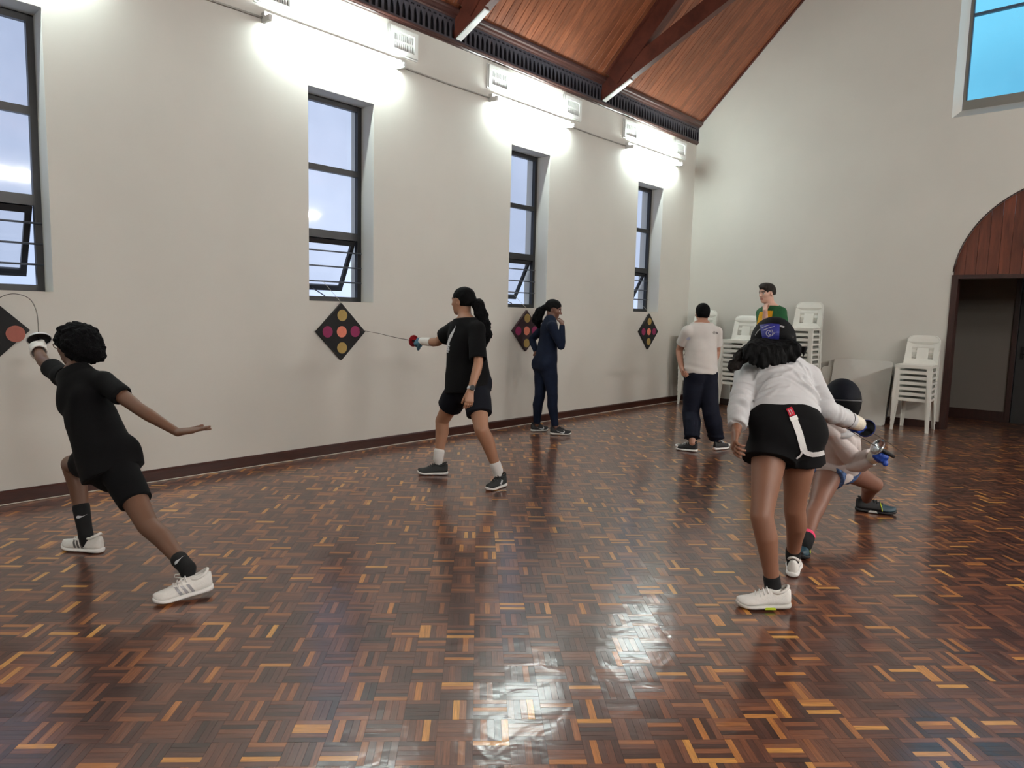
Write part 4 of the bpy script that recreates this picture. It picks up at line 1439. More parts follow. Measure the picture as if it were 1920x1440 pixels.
K['glove_blue'] = mat('blue_glove', (24, 66, 160), 0.5, noise=0.1, nscale=40, bump=0.25, bscale=70)
K['glove_teal'] = mat('teal_glove', (62, 110, 130), 0.6, noise=0.35, nscale=60)
K['steel'] = mat('bright_steel', (196, 198, 200), 0.22, metal=1.0)
K['blade'] = mat('blade_steel', (104, 98, 92), 0.4, metal=0.8)
K['guard_white'] = mat('white_guard', (226, 228, 228), 0.3, metal=0.2)
K['guard_pad'] = mat('black_guard_pad', (16, 16, 18), 0.6)
K['guard_red'] = mat('red_guard_pad', (150, 18, 26), 0.5)
K['guard_blue'] = mat('blue_guard_pad', (16, 34, 92), 0.5)
K['glasses'] = mat('tortoise_glasses', (92, 72, 52), 0.3)
K['mask_mesh'] = mat('black_mask_mesh', (4, 4, 6), 0.7, spec=0.15, bump=0.5, bscale=420)
K['mask_trim'] = mat('mask_trim', (96, 98, 100), 0.5)
K['mask_navy'] = mat('navy_mask', (6, 9, 20), 0.7, spec=0.15, bump=0.3, bscale=300)
K['mask_blue'] = mat('blue_mask_tongue', (48, 52, 140), 0.5, noise=0.08, nscale=40)

def hair_cap(P, scale=1.0, back=0.0, low=-0.18, front=0.0, extra=()):
    """Close hair: skull shell with the face left free."""
    hp, hh, R = P.hp, P.hh, P.HR
    out = [(ell(hp(0, -0.065, 0.165), R, A3((0.362, 0.455, 0.378)) * hh * scale), 0.03 * hh, '+'),
           (ell(hp(0, -0.20, -0.02), R, A3((0.31, 0.30, 0.30)) * hh * scale), 0.12 * hh, '+')]
    out += list(extra)
    out.append((ell(hp(0, 0.48 + front, -0.20), R, A3((0.42, 0.40, 0.50)) * hh), 0.04 * hh, '-'))
    for sg in (-1, 1):
        out.append((ell(hp(sg * 0.36, 0.10, -0.12), R, A3((0.16, 0.16, 0.24)) * hh), 0.04 * hh, '-'))
    out.append((half(hp(0, 0, low), -R[2], 0.6 * hh), 0.04 * hh, '-'))
    return out

def tail(pts, rads, k=0.03):
    return [(seg(a, b, ra, rb), k, '+') for a, b, ra, rb in zip(pts[:-1], pts[1:], rads[:-1], rads[1:])]

def tee(P, sleeve=0.62, hem=-0.18, infl=0.012, loose=0.012, flare=0.012, hemr=0.104, smul=1.0, neck_r=0.045):
    H = P.H * P.b
    pr = P.torso(infl, 0.12, 1.0, 1.0, loose) + P.shoulders(infl * 0.9)
    pr.append((seg(P.spine(0.45), P.spine(hem), (0.086 if P.fem else 0.090) * H + infl + loose, hemr * H + infl + loose * 0.7, P.fdir(0.1), 0.86, 'b'), 0.03, '+'))
    for sd in 'LR':
        if isinstance(sleeve, dict):
            t1 = sleeve[sd]
        else:
            t1 = sleeve
        pr += P.arm(sd, infl * 0.9, 0.0, t1, smul, True, flare)
        a, e, w = P.J['sh' + sd], P.J['el' + sd], P.J['wr' + sd]
        pt = lambda t: lerp(a, e, t) if t <= 1 else lerp(e, w, t - 1)
        rr = 0.0255 * H + infl * 0.9 + flare - 0.010
        if t1 < 1.6:
            pr.append((seg(pt(t1 - 0.12), pt(t1 + 0.08), rr * 0.9, rr), 0.004, '-'))
    pr.append((seg(P.J['neck'] + P.up * 0.01, P.J['neck'] + P.up * 0.14, neck_r, neck_r + 0.02), 0.008, '-'))
    pr.append((half(P.J['neck'] + P.up * 0.040, P.up, 0.08), 0.01, '-'))
    return pr

def folds(amp, f, seed, extra=None):
    def fn(P_):
        d = amp * (wob(P_, f, seed) + 0.6 * wob(P_ * np.array((1, 1, 0.45), dtype=np.float32), f * 2.3, seed + 2.0))
        return d
    return fn

def sock(P, sd, t0, material, infl=0.006):
    pr = P.leg(sd, infl, t0, 2.0)
    an = P.J['an' + sd]
    pr.append((seg(an, an - A3((0, 0, 0.05)), 0.03, 0.03), 0.02, '+'))
    lo = P.J['kn' + sd] + (an - P.J['kn' + sd]) * (t0 - 1)
    return P.cloth('sock', pr, material, 0.006)

def bell(o_dir, center, r, depth, mats, P=None, name='guard', parent=None, base=None, n=24):
    """Domed hand guard: outside of the bowl towards o_dir."""
    d = Vector(unit(o_dir)); e = d.orthogonal().normalized(); g = d.cross(e)
    c = Vector(center)
    mb = MB()
    rings = 7
    for side in (0, 1):
        vs = []; fs = []
        for i in range(rings + 1):
            t = i / rings
            rr = r * math.sin(t * math.pi / 2) if i else 0.0008
            z = depth * math.cos(t * math.pi / 2) - side * 0.003
            for k in range(n):
                a = 2 * math.pi * k / n
                vs.append(c + d * z + (e * math.cos(a) + g * math.sin(a)) * (rr - side * 0.0015))
        for i in range(rings):
            for k in range(n):
                fs.append((i * n + k, i * n + (k + 1) % n, (i + 1) * n + (k + 1) % n, (i + 1) * n + k))
        mb.add(vs, fs, side)
    ring = [c + (e * math.cos(2 * math.pi * k / n) + g * math.sin(2 * math.pi * k / n)) * r for k in range(n)]
    mb.tube(ring, 0.0035, 6, 0, True)
    return mb

def make_foil(label, hand, direction, blade_pts, guard_r, guard_mats, gap=0.055, group=None):
    """Foil as its own thing: grip in the fist, bell guard ahead of it, thin blade with button tip."""
    hand = A3(hand); d = unit(direction)
    root = empty('foil', tuple(hand))
    tag(root, label, 'foil', group or 'practice foils')
    loc = lambda mb: setattr(mb, 'v', [tuple(A3(p) - hand) for p in mb.v]) or mb
    g0 = hand + d * gap
    mb = bell(d, g0, guard_r, guard_r * 0.45, None)
    loc(mb).build('guard', list(guard_mats), root, True)
    loc(MB().tube([tuple(hand - d * 0.075), tuple(hand - d * 0.03), tuple(hand + d * 0.02), tuple(g0 + d * 0.01)], [0.010, 0.013, 0.012, 0.010], 10)).build('grip', K['guard_pad'], root, True)
    pts = [g0 + d * guard_r * 0.4] + [A3(p) for p in blade_pts]
    # smooth the blade path
    sm = []
    n = 10
    q = [pts[0]] + pts + [pts[-1]]
    for i in range(1, len(q) - 2):
        for k in range(n):
            t = k / n
            a, b, c, e = q[i - 1], q[i], q[i + 1], q[i + 2]
            sm.append(0.5 * ((2 * b) + (-a + c) * t + (2 * a - 5 * b + 4 * c - e) * t * t + (-a + 3 * b - 3 * c + e) * t ** 3))
    sm.append(pts[-1])
    rs = list(np.linspace(0.0034, 0.0020, len(sm)))
    loc(MB().tube([tuple(p) for p in sm], rs, 6)).build('blade', K['blade'], root, True)
    tp = sm[-1]; td = unit(sm[-1] - sm[-3])
    loc(MB().tube([tuple(tp - td * 0.012), tuple(tp)], 0.0042, 8)).build('tip', K['guard_pad'], root)
    return root

# ---- P1: lunging fencer at the picture's left edge
P1 = Person('person in black T-shirt and shorts lunging at the wall target, white trainers, arm flung back', POSE['P1'], 1.62, True,
            skin_mat('skin_deep_brown', (112, 80, 62)), (-1.0, -0.28, -0.06), h=0.005, build=0.90,
            hands={'L': dict(n=(-0.25, -0.35, 0.9), curl=(2, -2, 4, 6), spread=0.03, thumb=30, thumb_n=0.0), 'R': dict(n=(0.1, 0.35, -0.93), curl=62, thumb=25, thumb_n=0.7)})
P1.build_body(K['lip_dark'], K['brow'])
P1.eyes()
pr = tee(P1, {'L': 0.50, 'R': 0.55}, -0.16, 0.011, 0.004, 0.006, 0.104) + P1.torso(0.011, -0.06, 0.3)
P1.cloth('t_shirt', pr, K['black_tee'], 0.006, folds(0.0025, 22, 1.0))
pr = P1.torso(0.005, -0.06, 0.25)
for sd, t1 in (('L', 0.62), ('R', 0.5)):
    pr += P1.leg(sd, 0.010, 0.0, t1, 1.0, True, 0.006)
P1.cloth('shorts', pr, K['black_shorts'], 0.006, folds(0.002, 24, 3.0))
# curly hair gathered low at the nape
hpf = P1.hp
pr = [(ell(hpf(0, -0.12, 0.14), P1.HR, A3((0.46, 0.56, 0.44)) * P1.hh), 0.02, '+'), (ell(hpf(0, -0.36, -0.10), P1.HR, A3((0.40, 0.34, 0.38)) * P1.hh), 0.05, '+'),
      (ell(hpf(0.05, -0.62, -0.22), P1.HR, A3((0.27, 0.22, 0.24)) * P1.hh), 0.03, '+'),
      (ell(hpf(0, 0.58, -0.20), P1.HR, A3((0.50, 0.42, 0.52)) * P1.hh), 0.02, '-'), (half(hpf(0, 0, -0.46), -P1.HR[2], 0.2), 0.03, '-')]
for sg in (-1, 1):
    pr.append((ell(hpf(sg * 0.38, 0.16, -0.26), P1.HR, A3((0.22, 0.24, 0.28)) * P1.hh), 0.02, '-'))
P1.cloth('hair', pr, K['hair_curly'], 0.005, lambda q: 0.0065 * wob(q, 130, 0.3) + 0.004 * wob(q, 230, 1.1) + 0.006 * wob(q, 60, 2.0))
# glasses
mb = MB()
for sg in (-1, 1):
    c = [hpf(sg * 0.155 + 0.115 * math.cos(a), 0.435, 0.02 + 0.085 * math.sin(a)) for a in np.linspace(0, 2 * math.pi, 18, endpoint=False)]
    mb.tube([tuple(p) for p in c], 0.0022, 6, 0, True)
    mb.tube([tuple(hpf(sg * 0.27, 0.435, 0.05)), tuple(hpf(sg * 0.33, 0.36, 0.055)), tuple(hpf(sg * 0.37, 0.0, 0.04))], 0.0022, 6)
mb.tube([tuple(hpf(-0.045, 0.445, 0.03)), tuple(hpf(0, 0.455, 0.045)), tuple(hpf(0.045, 0.445, 0.03))], 0.002, 6)
P1.part(mb, 'glasses', K['glasses'], None, True)
# glove: gauntlet over fist and forearm
pr = P1.hand('R', 0.005)
e, w = P1.J['elR'], P1.J['wrR']
pr += [(seg(lerp(e, w, 0.60), lerp(e, w, 1.05), 0.047, 0.034, None, 1, 'a'), 0.012, '+'), (seg(lerp(e, w, 0.52), lerp(e, w, 0.70), 0.040, 0.034), 0.004, '-')]
P1.cloth('glove', pr, K['glove_white'], 0.004, folds(0.0012, 60, 4), None, 'white fencing glove with long cuff')
for sd, t0 in (('L', 1.80), ('R', 1.62)):
    o = sock(P1, sd, t0, K['black_sock'])
    bv = bvh_of(o, P1.base)
    kn, an = P1.J['kn' + sd], P1.J['an' + sd]
    ctr = lerp(kn, an, t0 - 1 + (0.12 if sd == 'R' else 0.07))
    vw = unit(A3((5.6877, 0, 1.4)) - ctr); ax = unit(kn - an)
    uu = unit(np.cross(ax, vw))
    decal('swoosh', [flat_poly([(a * 0.058, b * 0.05) for a, b in SWOOSH], 1)], ctr, uu * 1.0, ax, bv, P1.base, K['white_print'], o, 0.0015, 0.1)
s1 = make_shoe(P1, (1.478, 1.232, 0.0), (1.245, 1.100, 0.0), upper_mat=K['white_shoe'], sole_mat=K['white_rubber'], lace_mat=K['white_rubber'])
shoe_stripes(P1, s1, (-1, 1), K['dark_stripe'])
s2 = make_shoe(P1, (2.445, 1.425, 0.022), (2.385, 1.170, 0.0), upper_mat=K['white_shoe'], sole_mat=K['white_rubber'], lace_mat=K['white_rubber'])
shoe_stripes(P1, s2, (-1, 1), K['stripe'], (0.36, 0.46, 0.56))
T = s2['T']
for sg in (1, -1):
    lp = [T(0.44, 0.0, 0.09), T(0.50, sg * 0.03, 0.105), T(0.58, sg * 0.055, 0.10), T(0.60, sg * 0.05, 0.09), T(0.52, sg * 0.03, 0.088), T(0.45, 0.0, 0.09)]
    P1.part(MB().tube([tuple(p) for p in lp], 0.0026, 6), 'lace', K['white_rubber'], s2['shoe'], True)

# ---- P2: fencer with foil straight out, in mid hall
P2 = Person('person with long black ponytail thrusting a foil at the diamond target, black T-shirt, bare legs', POSE['P2'], 1.63, True,
            skin_mat('skin_tan', (168, 124, 98)), (-1.0, -0.18, -0.03), h=0.0055, build=1.04,
            hands={'L': dict(n=(-0.8, 0.5, 0.2), curl=(22, 26, 30, 32), thumb=25), 'R': dict(n=(0, 0.75, -0.65), curl=62, thumb=25, thumb_n=0.7)})
P2.build_body(K['lip_light'], K['brow'])
P2.eyes()
pr = tee(P2, {'L': 0.86, 'R': 0.6}, -0.20, 0.016, 0.014, 0.016, 0.106)
o = P2.cloth('t_shirt', pr, K['black_tee'], 0.0065, folds(0.003, 18, 5.0))
bv = bvh_of(o, P2.base)
# white print on the chest: quill over lettering
org = P2.spine(0.70) + P2.fs * 0.12 + P2.lats * 0.045
uu, vv = -P2.lats, P2.up
quill = [(-0.055, -0.075), (-0.045, -0.03), (-0.015, 0.03), (0.03, 0.085), (0.055, 0.12), (0.045, 0.07), (0.03, 0.03), (0.005, -0.01), (-0.02, -0.05), (-0.04, -0.085)]
bars = []
for yy, w0, w1 in ((-0.035, -0.06, 0.0), (-0.052, -0.066, 0.01), (-0.070, -0.066, 0.004), (-0.086, -0.05, 0.012), (-0.102, -0.058, -0.004)):
    bars.append(flat_poly([(w0, yy), (w1, yy), (w1, yy + 0.010), (w0, yy + 0.010)], 2))
decal('shirt_print', [flat_poly(quill, 2)] + bars, org, uu, vv, bv, P2.base, K['white_print'], o, 0.002, 0.15)
pr = P2.torso(0.018, -0.06, 0.25)
for sd, t1 in (('L', 0.66), ('R', 0.60)):
    pr += P2.leg(sd, 0.016, 0.0, t1, 1.0, True, 0.016)
    a, e = P2.J['hip' + sd], P2.J['kn' + sd]
P2.cloth('shorts', pr, K['navy_shorts'], 0.0065, folds(0.003, 20, 6.0))
hpf = P2.hp
pr = hair_cap(P2, 1.0, extra=[(ell(hpf(0, -0.42, 0.0), P2.HR, A3((0.15, 0.14, 0.15)) * P2.hh), 0.03, '+')])
P2.cloth('hair', pr, K['hair_black'], 0.005, lambda q: 0.0018 * wob(q, 120, 1.0))
tp = [hpf(0, -0.50, -0.02), hpf(0.02, -0.68, -0.16), hpf(0.04, -0.80, -0.50), hpf(0.0, -0.92, -0.90), hpf(-0.02, -1.02, -1.25), hpf(0.03, -0.98, -1.58)]
pr = tail(tp, [0.030, 0.046, 0.052, 0.056, 0.050, 0.020])
P2.cloth('ponytail', pr, K['hair_curly'], 0.005, lambda q: 0.008 * wob(q, 75, 0.3) + 0.004 * wob(q, 170, 1.1))
pr = P2.hand('R', 0.005)
P2.cloth('glove', pr, K['glove_teal'], 0.0045, folds(0.001, 60, 4), None, 'teal patterned glove')
e, w = P2.J['elR'], P2.J['wrR']
pr = [(seg(lerp(e, w, 0.36), lerp(e, w, 1.15), 0.040, 0.033, None, 1, 'ab'), 0.01, '+'), (seg(lerp(e, w, 0.2), lerp(e, w, 0.5), 0.036, 0.031), 0.004, '-')]
P2.cloth('glove_cuff', pr, K['glove_white'], 0.0045)
# watch on the hanging wrist
e, w = P2.J['elL'], P2.J['wrL']
ax = unit(w - e); c = lerp(e, w, 0.93)
cam_d = unit(A3((5.6877, 0, 1.4)) - c); nn = unit(cam_d - ax * np.dot(cam_d, ax)); ss = np.cross(ax, nn)
nn = unit(nn - ss * 0.25)
ss = np.cross(ax, nn)
ring = [tuple(c + (nn * math.cos(a) + ss * math.sin(a)) * 0.031) for a in np.linspace(0, 2 * math.pi, 20, endpoint=False)]
st = MB()
for i in range(20):
    p0, p1 = A3(ring[i]), A3(ring[(i + 1) % 20])
    st.add([p0 - ax * 0.011, p1 - ax * 0.011, p1 + ax * 0.011, p0 + ax * 0.011], [(0, 1, 2, 3)])
wt = P2.part(st, 'watch_strap', K['white_print'], None, True)
fc = MB().tube([tuple(c + nn * 0.028), tuple(c + nn * 0.040)], 0.021, 20)
P2.part(fc, 'watch_face', K['guard_pad'], wt)
P2.part(MB().tube([tuple(c + nn * 0.0405 + (ax * math.cos(a) + ss * math.sin(a)) * 0.0205) for a in np.linspace(0, 2 * math.pi, 20, endpoint=False)], 0.0015, 5, 0, True), 'watch_rim', K['steel'], wt)
sock(P2, 'L', 1.86, K['white_sock'], 0.008); sock(P2, 'R', 1.82, K['white_sock'], 0.008)
s = make_shoe(P2, (1.375, 3.935, 0.0), (1.188, 3.755, 0.0), upper_mat=K['dark_shoe'], sole_mat=K['white_rubber'], lace_mat=K['black_shoe'])
s = make_shoe(P2, (1.965, 4.03, 0.0), (1.985, 3.79, 0.0), upper_mat=K['dark_shoe'], sole_mat=K['white_rubber'], lace_mat=K['black_shoe'])
for a in (0.0, 0.016):
    for sg in (-1, 1):
        uu = s['f']
        if np.dot(np.cross(uu, s['u']), s['r'] * sg) < 0: uu = -uu
        decal('shoe_mark', [flat_poly([(-0.016, -0.012 + a * 0.4), (-0.008, -0.014 + a * 0.4), (0.018, 0.016 + a * 0.4), (0.010, 0.018 + a * 0.4)], 1)], s['T'](0.35 + a * 2, sg * 0.06, 0.045), uu, s['u'], s['bvh'], P2.base, K['white_print'], s['shoe'], 0.0012, 0.03)

# ---- P3: person in navy by the third window
P3 = Person('person in tight navy tracksuit standing by the wall, hand raised to mouth, dark ponytail', POSE['P3'], 1.57, True,
            skin_mat('skin_dark_brown', (110, 76, 62)), (0.80, 0.50, -0.30), h=0.006, build=0.98,
            hands={'R': dict(n=(-0.75, 0.4, 0.1), curl=(20, 34, 40, 44), thumb=30), 'L': dict(n=(0.7, -0.6, 0.2), curl=50)})
P3.build_body(K['lip_dark'], K['brow'])
P3.eyes()
pr = P3.torso(0.010, -0.06, 1.0) + P3.shoulders(0.010)
pr.append((seg(P3.spine(0.4), P3.spine(-0.14), 0.085 * 1.57 + 0.012, 0.102 * 1.57 + 0.008, P3.fdir(0.1), 0.74, 'b'), 0.03, '+'))
for sd in 'LR':
    pr += P3.arm(sd, 0.009, 0.0, 1.97, 1.0, True)
pr.append((seg(P3.J['neck'] - P3.up * 0.02, P3.J['neck'] + P3.up * 0.045, 0.058, 0.052, None, 1, 'b'), 0.02, '+'))
P3.cloth('jacket', pr, K['navy_suit'], 0.0065, folds(0.0025, 30, 2.0))
pr = P3.torso(0.008, -0.06, 0.22)
for sd in 'LR':
    pr += P3.leg(sd, 0.010, 0.0, 1.95, 1.0, True)
P3.cloth('leggings', pr, K['navy_suit'], 0.0065, folds(0.002, 34, 5.0))
hpf = P3.hp
P3.cloth('hair', hair_cap(P3, 1.02, extra=[(ell(hpf(0, -0.40, -0.08), P3.HR, A3((0.2, 0.2, 0.2)) * P3.hh), 0.04, '+')]), K['hair_black'], 0.0055, lambda q: 0.002 * wob(q, 110, 1.0))
t0_ = hpf(0.0, -0.50, -0.12)
tp = [t0_, t0_ + A3((-0.045, -0.035, -0.05)), t0_ + A3((-0.065, -0.05, -0.13)), t0_ + A3((-0.05, -0.04, -0.21))]
P3.cloth('ponytail', tail(tp, [0.04, 0.052, 0.056, 0.03]), K['hair_curly'], 0.0055, lambda q: 0.008 * wob(q, 75, 0.3) + 0.004 * wob(q, 170, 1.1))
for (hl, te) in (((0.68, 6.165, 0), (0.868, 6.322, 0)), ((0.405, 6.14, 0), (0.50, 6.345, 0))):
    s = make_shoe(P3, hl, te, upper_mat=K['black_shoe'], sole_mat=K['grey_rubber'], lace_mat=K['black_shoe'], lace=True)
    shoe_swoosh(P3, s, (-1, 1), K['white_print'], 0.10)

# ---- P4: boy in white T-shirt, back to the camera
P4 = Person('person in white T-shirt and navy trousers seen from behind, hand at pocket', POSE['P4'], 1.56, False,
            skin_mat('skin_olive', (172, 126, 104)), (-0.62, 0.78, -0.02), h=0.006,
            hands={'L': dict(n=(0.6, 0.5, 0), curl=35, thumb=30), 'R': dict(n=(-0.3, 0.6, 0), curl=35)})
P4.build_body()
pr = tee(P4, 0.62, -0.03, 0.013, 0.016, 0.010, 0.106, 1.0, 0.048)
def p4f(q):
    t = (q - P4.spine(0.3).astype(np.float32)) @ P4.lats.astype(np.float32)
    z = q[..., 2]
    return 0.0022 * wob(q, 16, 3.0) + 0.0035 * np.sin(38 * (t * 0.9 + (z - 1.0) * 0.55)) * np.exp(-((t - 0.06) / 0.09) ** 2) + 0.003 * np.sin(z * 75 + t * 20) * np.exp(-((z - 0.86) / 0.06) ** 2)
o = P4.cloth('t_shirt', pr, K['white_tee'], 0.006, p4f)
bv = bvh_of(o, P4.base)
org = P4.spine(0.86) - P4.fs * 0.1 + P4.lats * 0.115
lg = []
for r0, r1, a0, a1 in ((0.030, 0.024, 0, 90), (0.020, 0.014, 0, 90), (0.010, 0.0, 0, 90)):
    aa = np.radians(np.linspace(a0, a1, 7))
    ol = [(0.002 + r0 * math.cos(t), r0 * math.sin(t) * 0.8 - 0.01) for t in aa] + [(0.002 + r1 * math.cos(t), r1 * math.sin(t) * 0.8 - 0.01) for t in aa[::-1]]
    lg.append(flat_poly(ol if r1 > 0 else ol[:8]))
tx = [text_poly(t, 0.013, True) for t in ('THE', 'NORTH', 'FACE')]
for m, (tv, tf) in enumerate(tx):
    lg.append(([(x - 0.022, y + 0.012 - 0.011 * m) for x, y in tv], tf))
decal('shirt_logo', lg, org, P4.lats, P4.up, bv, P4.base, mat('black_print', (28, 28, 30), 0.6), o, 0.0015, 0.2)
org = P4.J['shL'] + (P4.J['elL'] - P4.J['shL']) * 0.35
decal('sleeve_badge', [flat_poly([(0.017 * math.cos(a), 0.017 * math.sin(a)) for a in np.linspace(0, 2 * math.pi, 14, endpoint=False)], 0)], org - P4.fs * 0.05, P4.lats, P4.up, bv, P4.base, mat('badge_print', (178, 184, 206), 0.6), o, 0.0015, 0.15)
decal('hem_tag', [flat_poly([(-0.010, -0.006), (0.010, -0.006), (0.010, 0.006), (-0.010, 0.006)])], P4.spine(-0.02) - P4.fs * 0.1 - P4.lats * 0.105, P4.lats, P4.up, bv, P4.base, K['guard_pad'], o, 0.0015, 0.2)
pr = P4.torso(0.003, -0.06, 0.10)
for sd in 'LR':
    pr += P4.leg(sd, 0.016, 0.0, 1.86, 1.05, True, 0.030)
P4.cloth('trousers', pr, K['navy_pants'], 0.0065, lambda q: 0.0035 * wob(q, 22, 7.0) + 0.005 * np.sin(q[..., 2] * 120 + 3 * wob(q, 14, 1)) * np.exp(-((q[..., 2] - 0.14) / 0.05) ** 2))
P4.cloth('hair', hair_cap(P4, 0.99, low=-0.24), K['hair_black'], 0.0055, lambda q: 0.001 * wob(q, 160, 1.0))
for (hl, te) in (((2.352, 6.555, 0), (2.122, 6.515, 0)), ((2.42, 6.795, 0), (2.475, 7.015, 0))):
    s = make_shoe(P4, hl, te, upper_mat=K['black_shoe'], sole_mat=K['white_rubber'], lace_mat=K['white_print'], toe_cap=None)
    tc = MB().tube([tuple(s['T'](0.86 + 0.13 * math.cos(a), 0.036 * math.sin(a), 0.045 + 0.0)) for a in np.linspace(-1.5, 1.5, 9)], 0.013, 8)
    P4.part(tc, 'toe_cap', K['white_rubber'], s['shoe'], True)

# ---- P5: boy in green and gold polo
P5 = Person('person in green and yellow polo shirt standing behind the others, fist at chin', POSE['P5'], 1.80, False,
            skin_mat('skin_fair', (218, 176, 156)), (-0.42, -0.88, -0.14), h=0.006,
            hands={'R': dict(n=(-0.1, 0.7, 0.4), curl=66, thumb=25), 'L': dict(n=(0, 0.6, 0.4), curl=40)})
P5.build_body(K['lip_light'], K['brow'])
P5.eyes((70, 80, 90))
K['polo_green'] = mat('green_polo', (18, 84, 44), 0.75, noise=0.1, nscale=40, bump=0.1, bscale=300)
K['polo_gold'] = mat('gold_polo', (232, 174, 30), 0.75, noise=0.08, nscale=40, bump=0.1, bscale=300)
def polo(c):
    q = c - P5.spine(0.5)
    x = q @ P5.lats; y = q @ P5.fs; z = (c - P5.J['pel']) @ P5.up / np.linalg.norm(P5.J['neck'] - P5.J['pel'])
    front = (y > -0.01) & (np.abs(x) < 0.11 + (0.75 - z) * 0.05) & (z < 0.93)
    side = (np.abs(x) > 0.10) & (z < 0.62) & (np.abs(x) < 0.21)
    return np.where(front | (side & (y < 0.03)), 1, 0)
pr = tee(P5, 0.66, -0.14, 0.014, 0.014, 0.016, 0.098)
o = P5.cloth('polo_shirt', pr, [K['polo_green'], K['polo_gold']], 0.006, folds(0.003, 20, 9.0), polo)
cl = MB()
n0 = P5.J['neck'] + P5.up * 0.040
for sg in (-1, 1):
    a = [n0 + P5.up * 0.030 - P5.fs * 0.070, n0 + P5.up * 0.030 + P5.lats * sg * 0.078, n0 - P5.up * 0.010 + P5.fs * 0.085 + P5.lats * sg * 0.014]
    b = [n0 - P5.up * 0.022 - P5.fs * 0.100, n0 - P5.up * 0.026 + P5.lats * sg * 0.118, n0 - P5.up * 0.055 + P5.fs * 0.100 + P5.lats * sg * 0.066]
    cl.add(a + b, [(0, 1, 4, 3), (1, 2, 5, 4)])
ob = P5.part(cl, 'collar', K['polo_green'], o)
md = ob.modifiers.new('solid', 'SOLIDIFY'); md.thickness = 0.006
pr = P5.torso(0.012, -0.06, 0.22)
for sd in 'LR':
    pr += P5.leg(sd, 0.016, 0.0, 1.9, 1.0, True, 0.02)
P5.cloth('trousers', pr, K['navy_pants'], 0.007, folds(0.003, 24, 4.0))
hpf = P5.hp
P5.cloth('hair', hair_cap(P5, 1.02, low=-0.12, front=0.02, extra=[(ell(hpf(0.0, 0.16, 0.42), P5.HR, A3((0.30, 0.26, 0.15)) * P5.hh), 0.03, '+'), (ell(hpf(-0.12, 0.34, 0.34), P5.HR, A3((0.20, 0.12, 0.10)) * P5.hh), 0.03, '+')]), K['hair_brown'], 0.005, lambda q: 0.002 * wob(q, 130, 1.0))
K['blue_shoe'] = mat('blue_grey_shoe', (52, 66, 84), 0.6, noise=0.2, nscale=50)
for (hl, te) in (((1.975, 8.845, 0), (1.935, 8.59, 0)), ((2.145, 8.915, 0), (2.125, 8.65, 0))):
    make_shoe(P5, hl, te, upper_mat=K['blue_shoe'], sole_mat=K['white_rubber'], lace_mat=K['white_print'])

# ---- P6: fencer in the foreground, back to the camera
P6 = Person('person in white fencing jacket and black shorts seen from behind, blue-backed mask, dark hair flying', POSE['P6'], 1.58, True,
            skin_mat('skin_brown', (138, 97, 76)), (-0.45, 0.80, -0.36), h=0.005, build=1.0,
            hands={'L': dict(n=(0.55, 0.55, 0.0), curl=(24, 30, 34, 40), thumb=28), 'R': dict(n=(-0.55, 0.2, -0.75), curl=62, thumb=25, thumb_n=0.7)})
P6.build_body()
pr = P6.torso(0.016, 0.22, 1.0, 1.0, 0.012) + P6.shoulders(0.018)
pr.append((seg(P6.spine(0.55), P6.spine(0.16), 0.088 * 1.58 + 0.020, 0.094 * 1.58 + 0.012, P6.fdir(0.3), 0.76, 'b'), 0.03, '+'))
pr += P6.arm('L', 0.017, 0.0, 1.80, 1.0, True, 0.006) + P6.arm('R', 0.018, 0.0, 1.90, 1.0, True, 0.004)
pr.append((seg(P6.J['neck'] - P6.up * 0.02, P6.J['neck'] + P6.up * 0.04, 0.062, 0.055, None, 1, 'b'), 0.02, '+'))
def ridge(x):
    return 1 - 2 * np.abs(np.sin(x)) ** 0.7
def crease(q, o, d, w, l, bend=0.0):
    """One drawn-out fold: narrow across d, long along the other way."""
    e = q - A3(o).astype(np.float32)
    x = e @ unit(d).astype(np.float32)
    y2 = (e * e).sum(-1) - x * x
    return np.exp(-((x + bend * y2 * 8) / w) ** 2) * np.exp(-y2 / (l * l))
P6_CREASES = []
_rc = random.Random(4)
for i in range(26):
    t_ = _rc.uniform(0.22, 0.80); la = _rc.uniform(-0.14, 0.14)
    tilt = (0.5 if la > 0 else -0.5) * _rc.uniform(0.3, 1.2)
    P6_CREASES.append((P6.spine(t_) + P6.lats * la - P6.fs * 0.10, P6.up + P6.lats * tilt, _rc.uniform(0.008, 0.014), _rc.uniform(0.05, 0.10), _rc.uniform(-1, 1), _rc.uniform(0.008, 0.015)))
for sd in 'LR':
    a_, e_, w_ = P6.J['sh' + sd], P6.J['el' + sd], P6.J['wr' + sd]
    for i in range(12):
        t_ = _rc.uniform(0.25, 1.75)
        o_ = lerp(a_, e_, t_) if t_ < 1 else lerp(e_, w_, t_ - 1)
        dr = unit(e_ - a_) if t_ < 1 else unit(w_ - e_)
        P6_CREASES.append((o_ + A3((_rc.uniform(-0.02, 0.05), -0.04, _rc.uniform(-0.03, 0.03))), dr + A3((_rc.uniform(-0.6, 0.6), 0, _rc.uniform(-0.6, 0.6))), _rc.uniform(0.007, 0.012), _rc.uniform(0.035, 0.07), 0.0, _rc.choice((-1, 1)) * _rc.uniform(0.006, 0.010)))
def p6f(q):
    d_ = 0.003 * wob(q, 22, 3.0) + 0.0015 * wob(q, 60, 8)
    for o_, dr, w_, l_, bd, am in P6_CREASES:
        d_ = d_ - am * crease(q, o_, dr, w_, l_, bd)
    return d_
jk = P6.cloth('fencing_jacket', pr, K['jacket'], 0.0055, p6f, None, 'white fencing jacket with piped sleeve')
pr = P6.torso(0.016, -0.06, 0.24, 1.02)
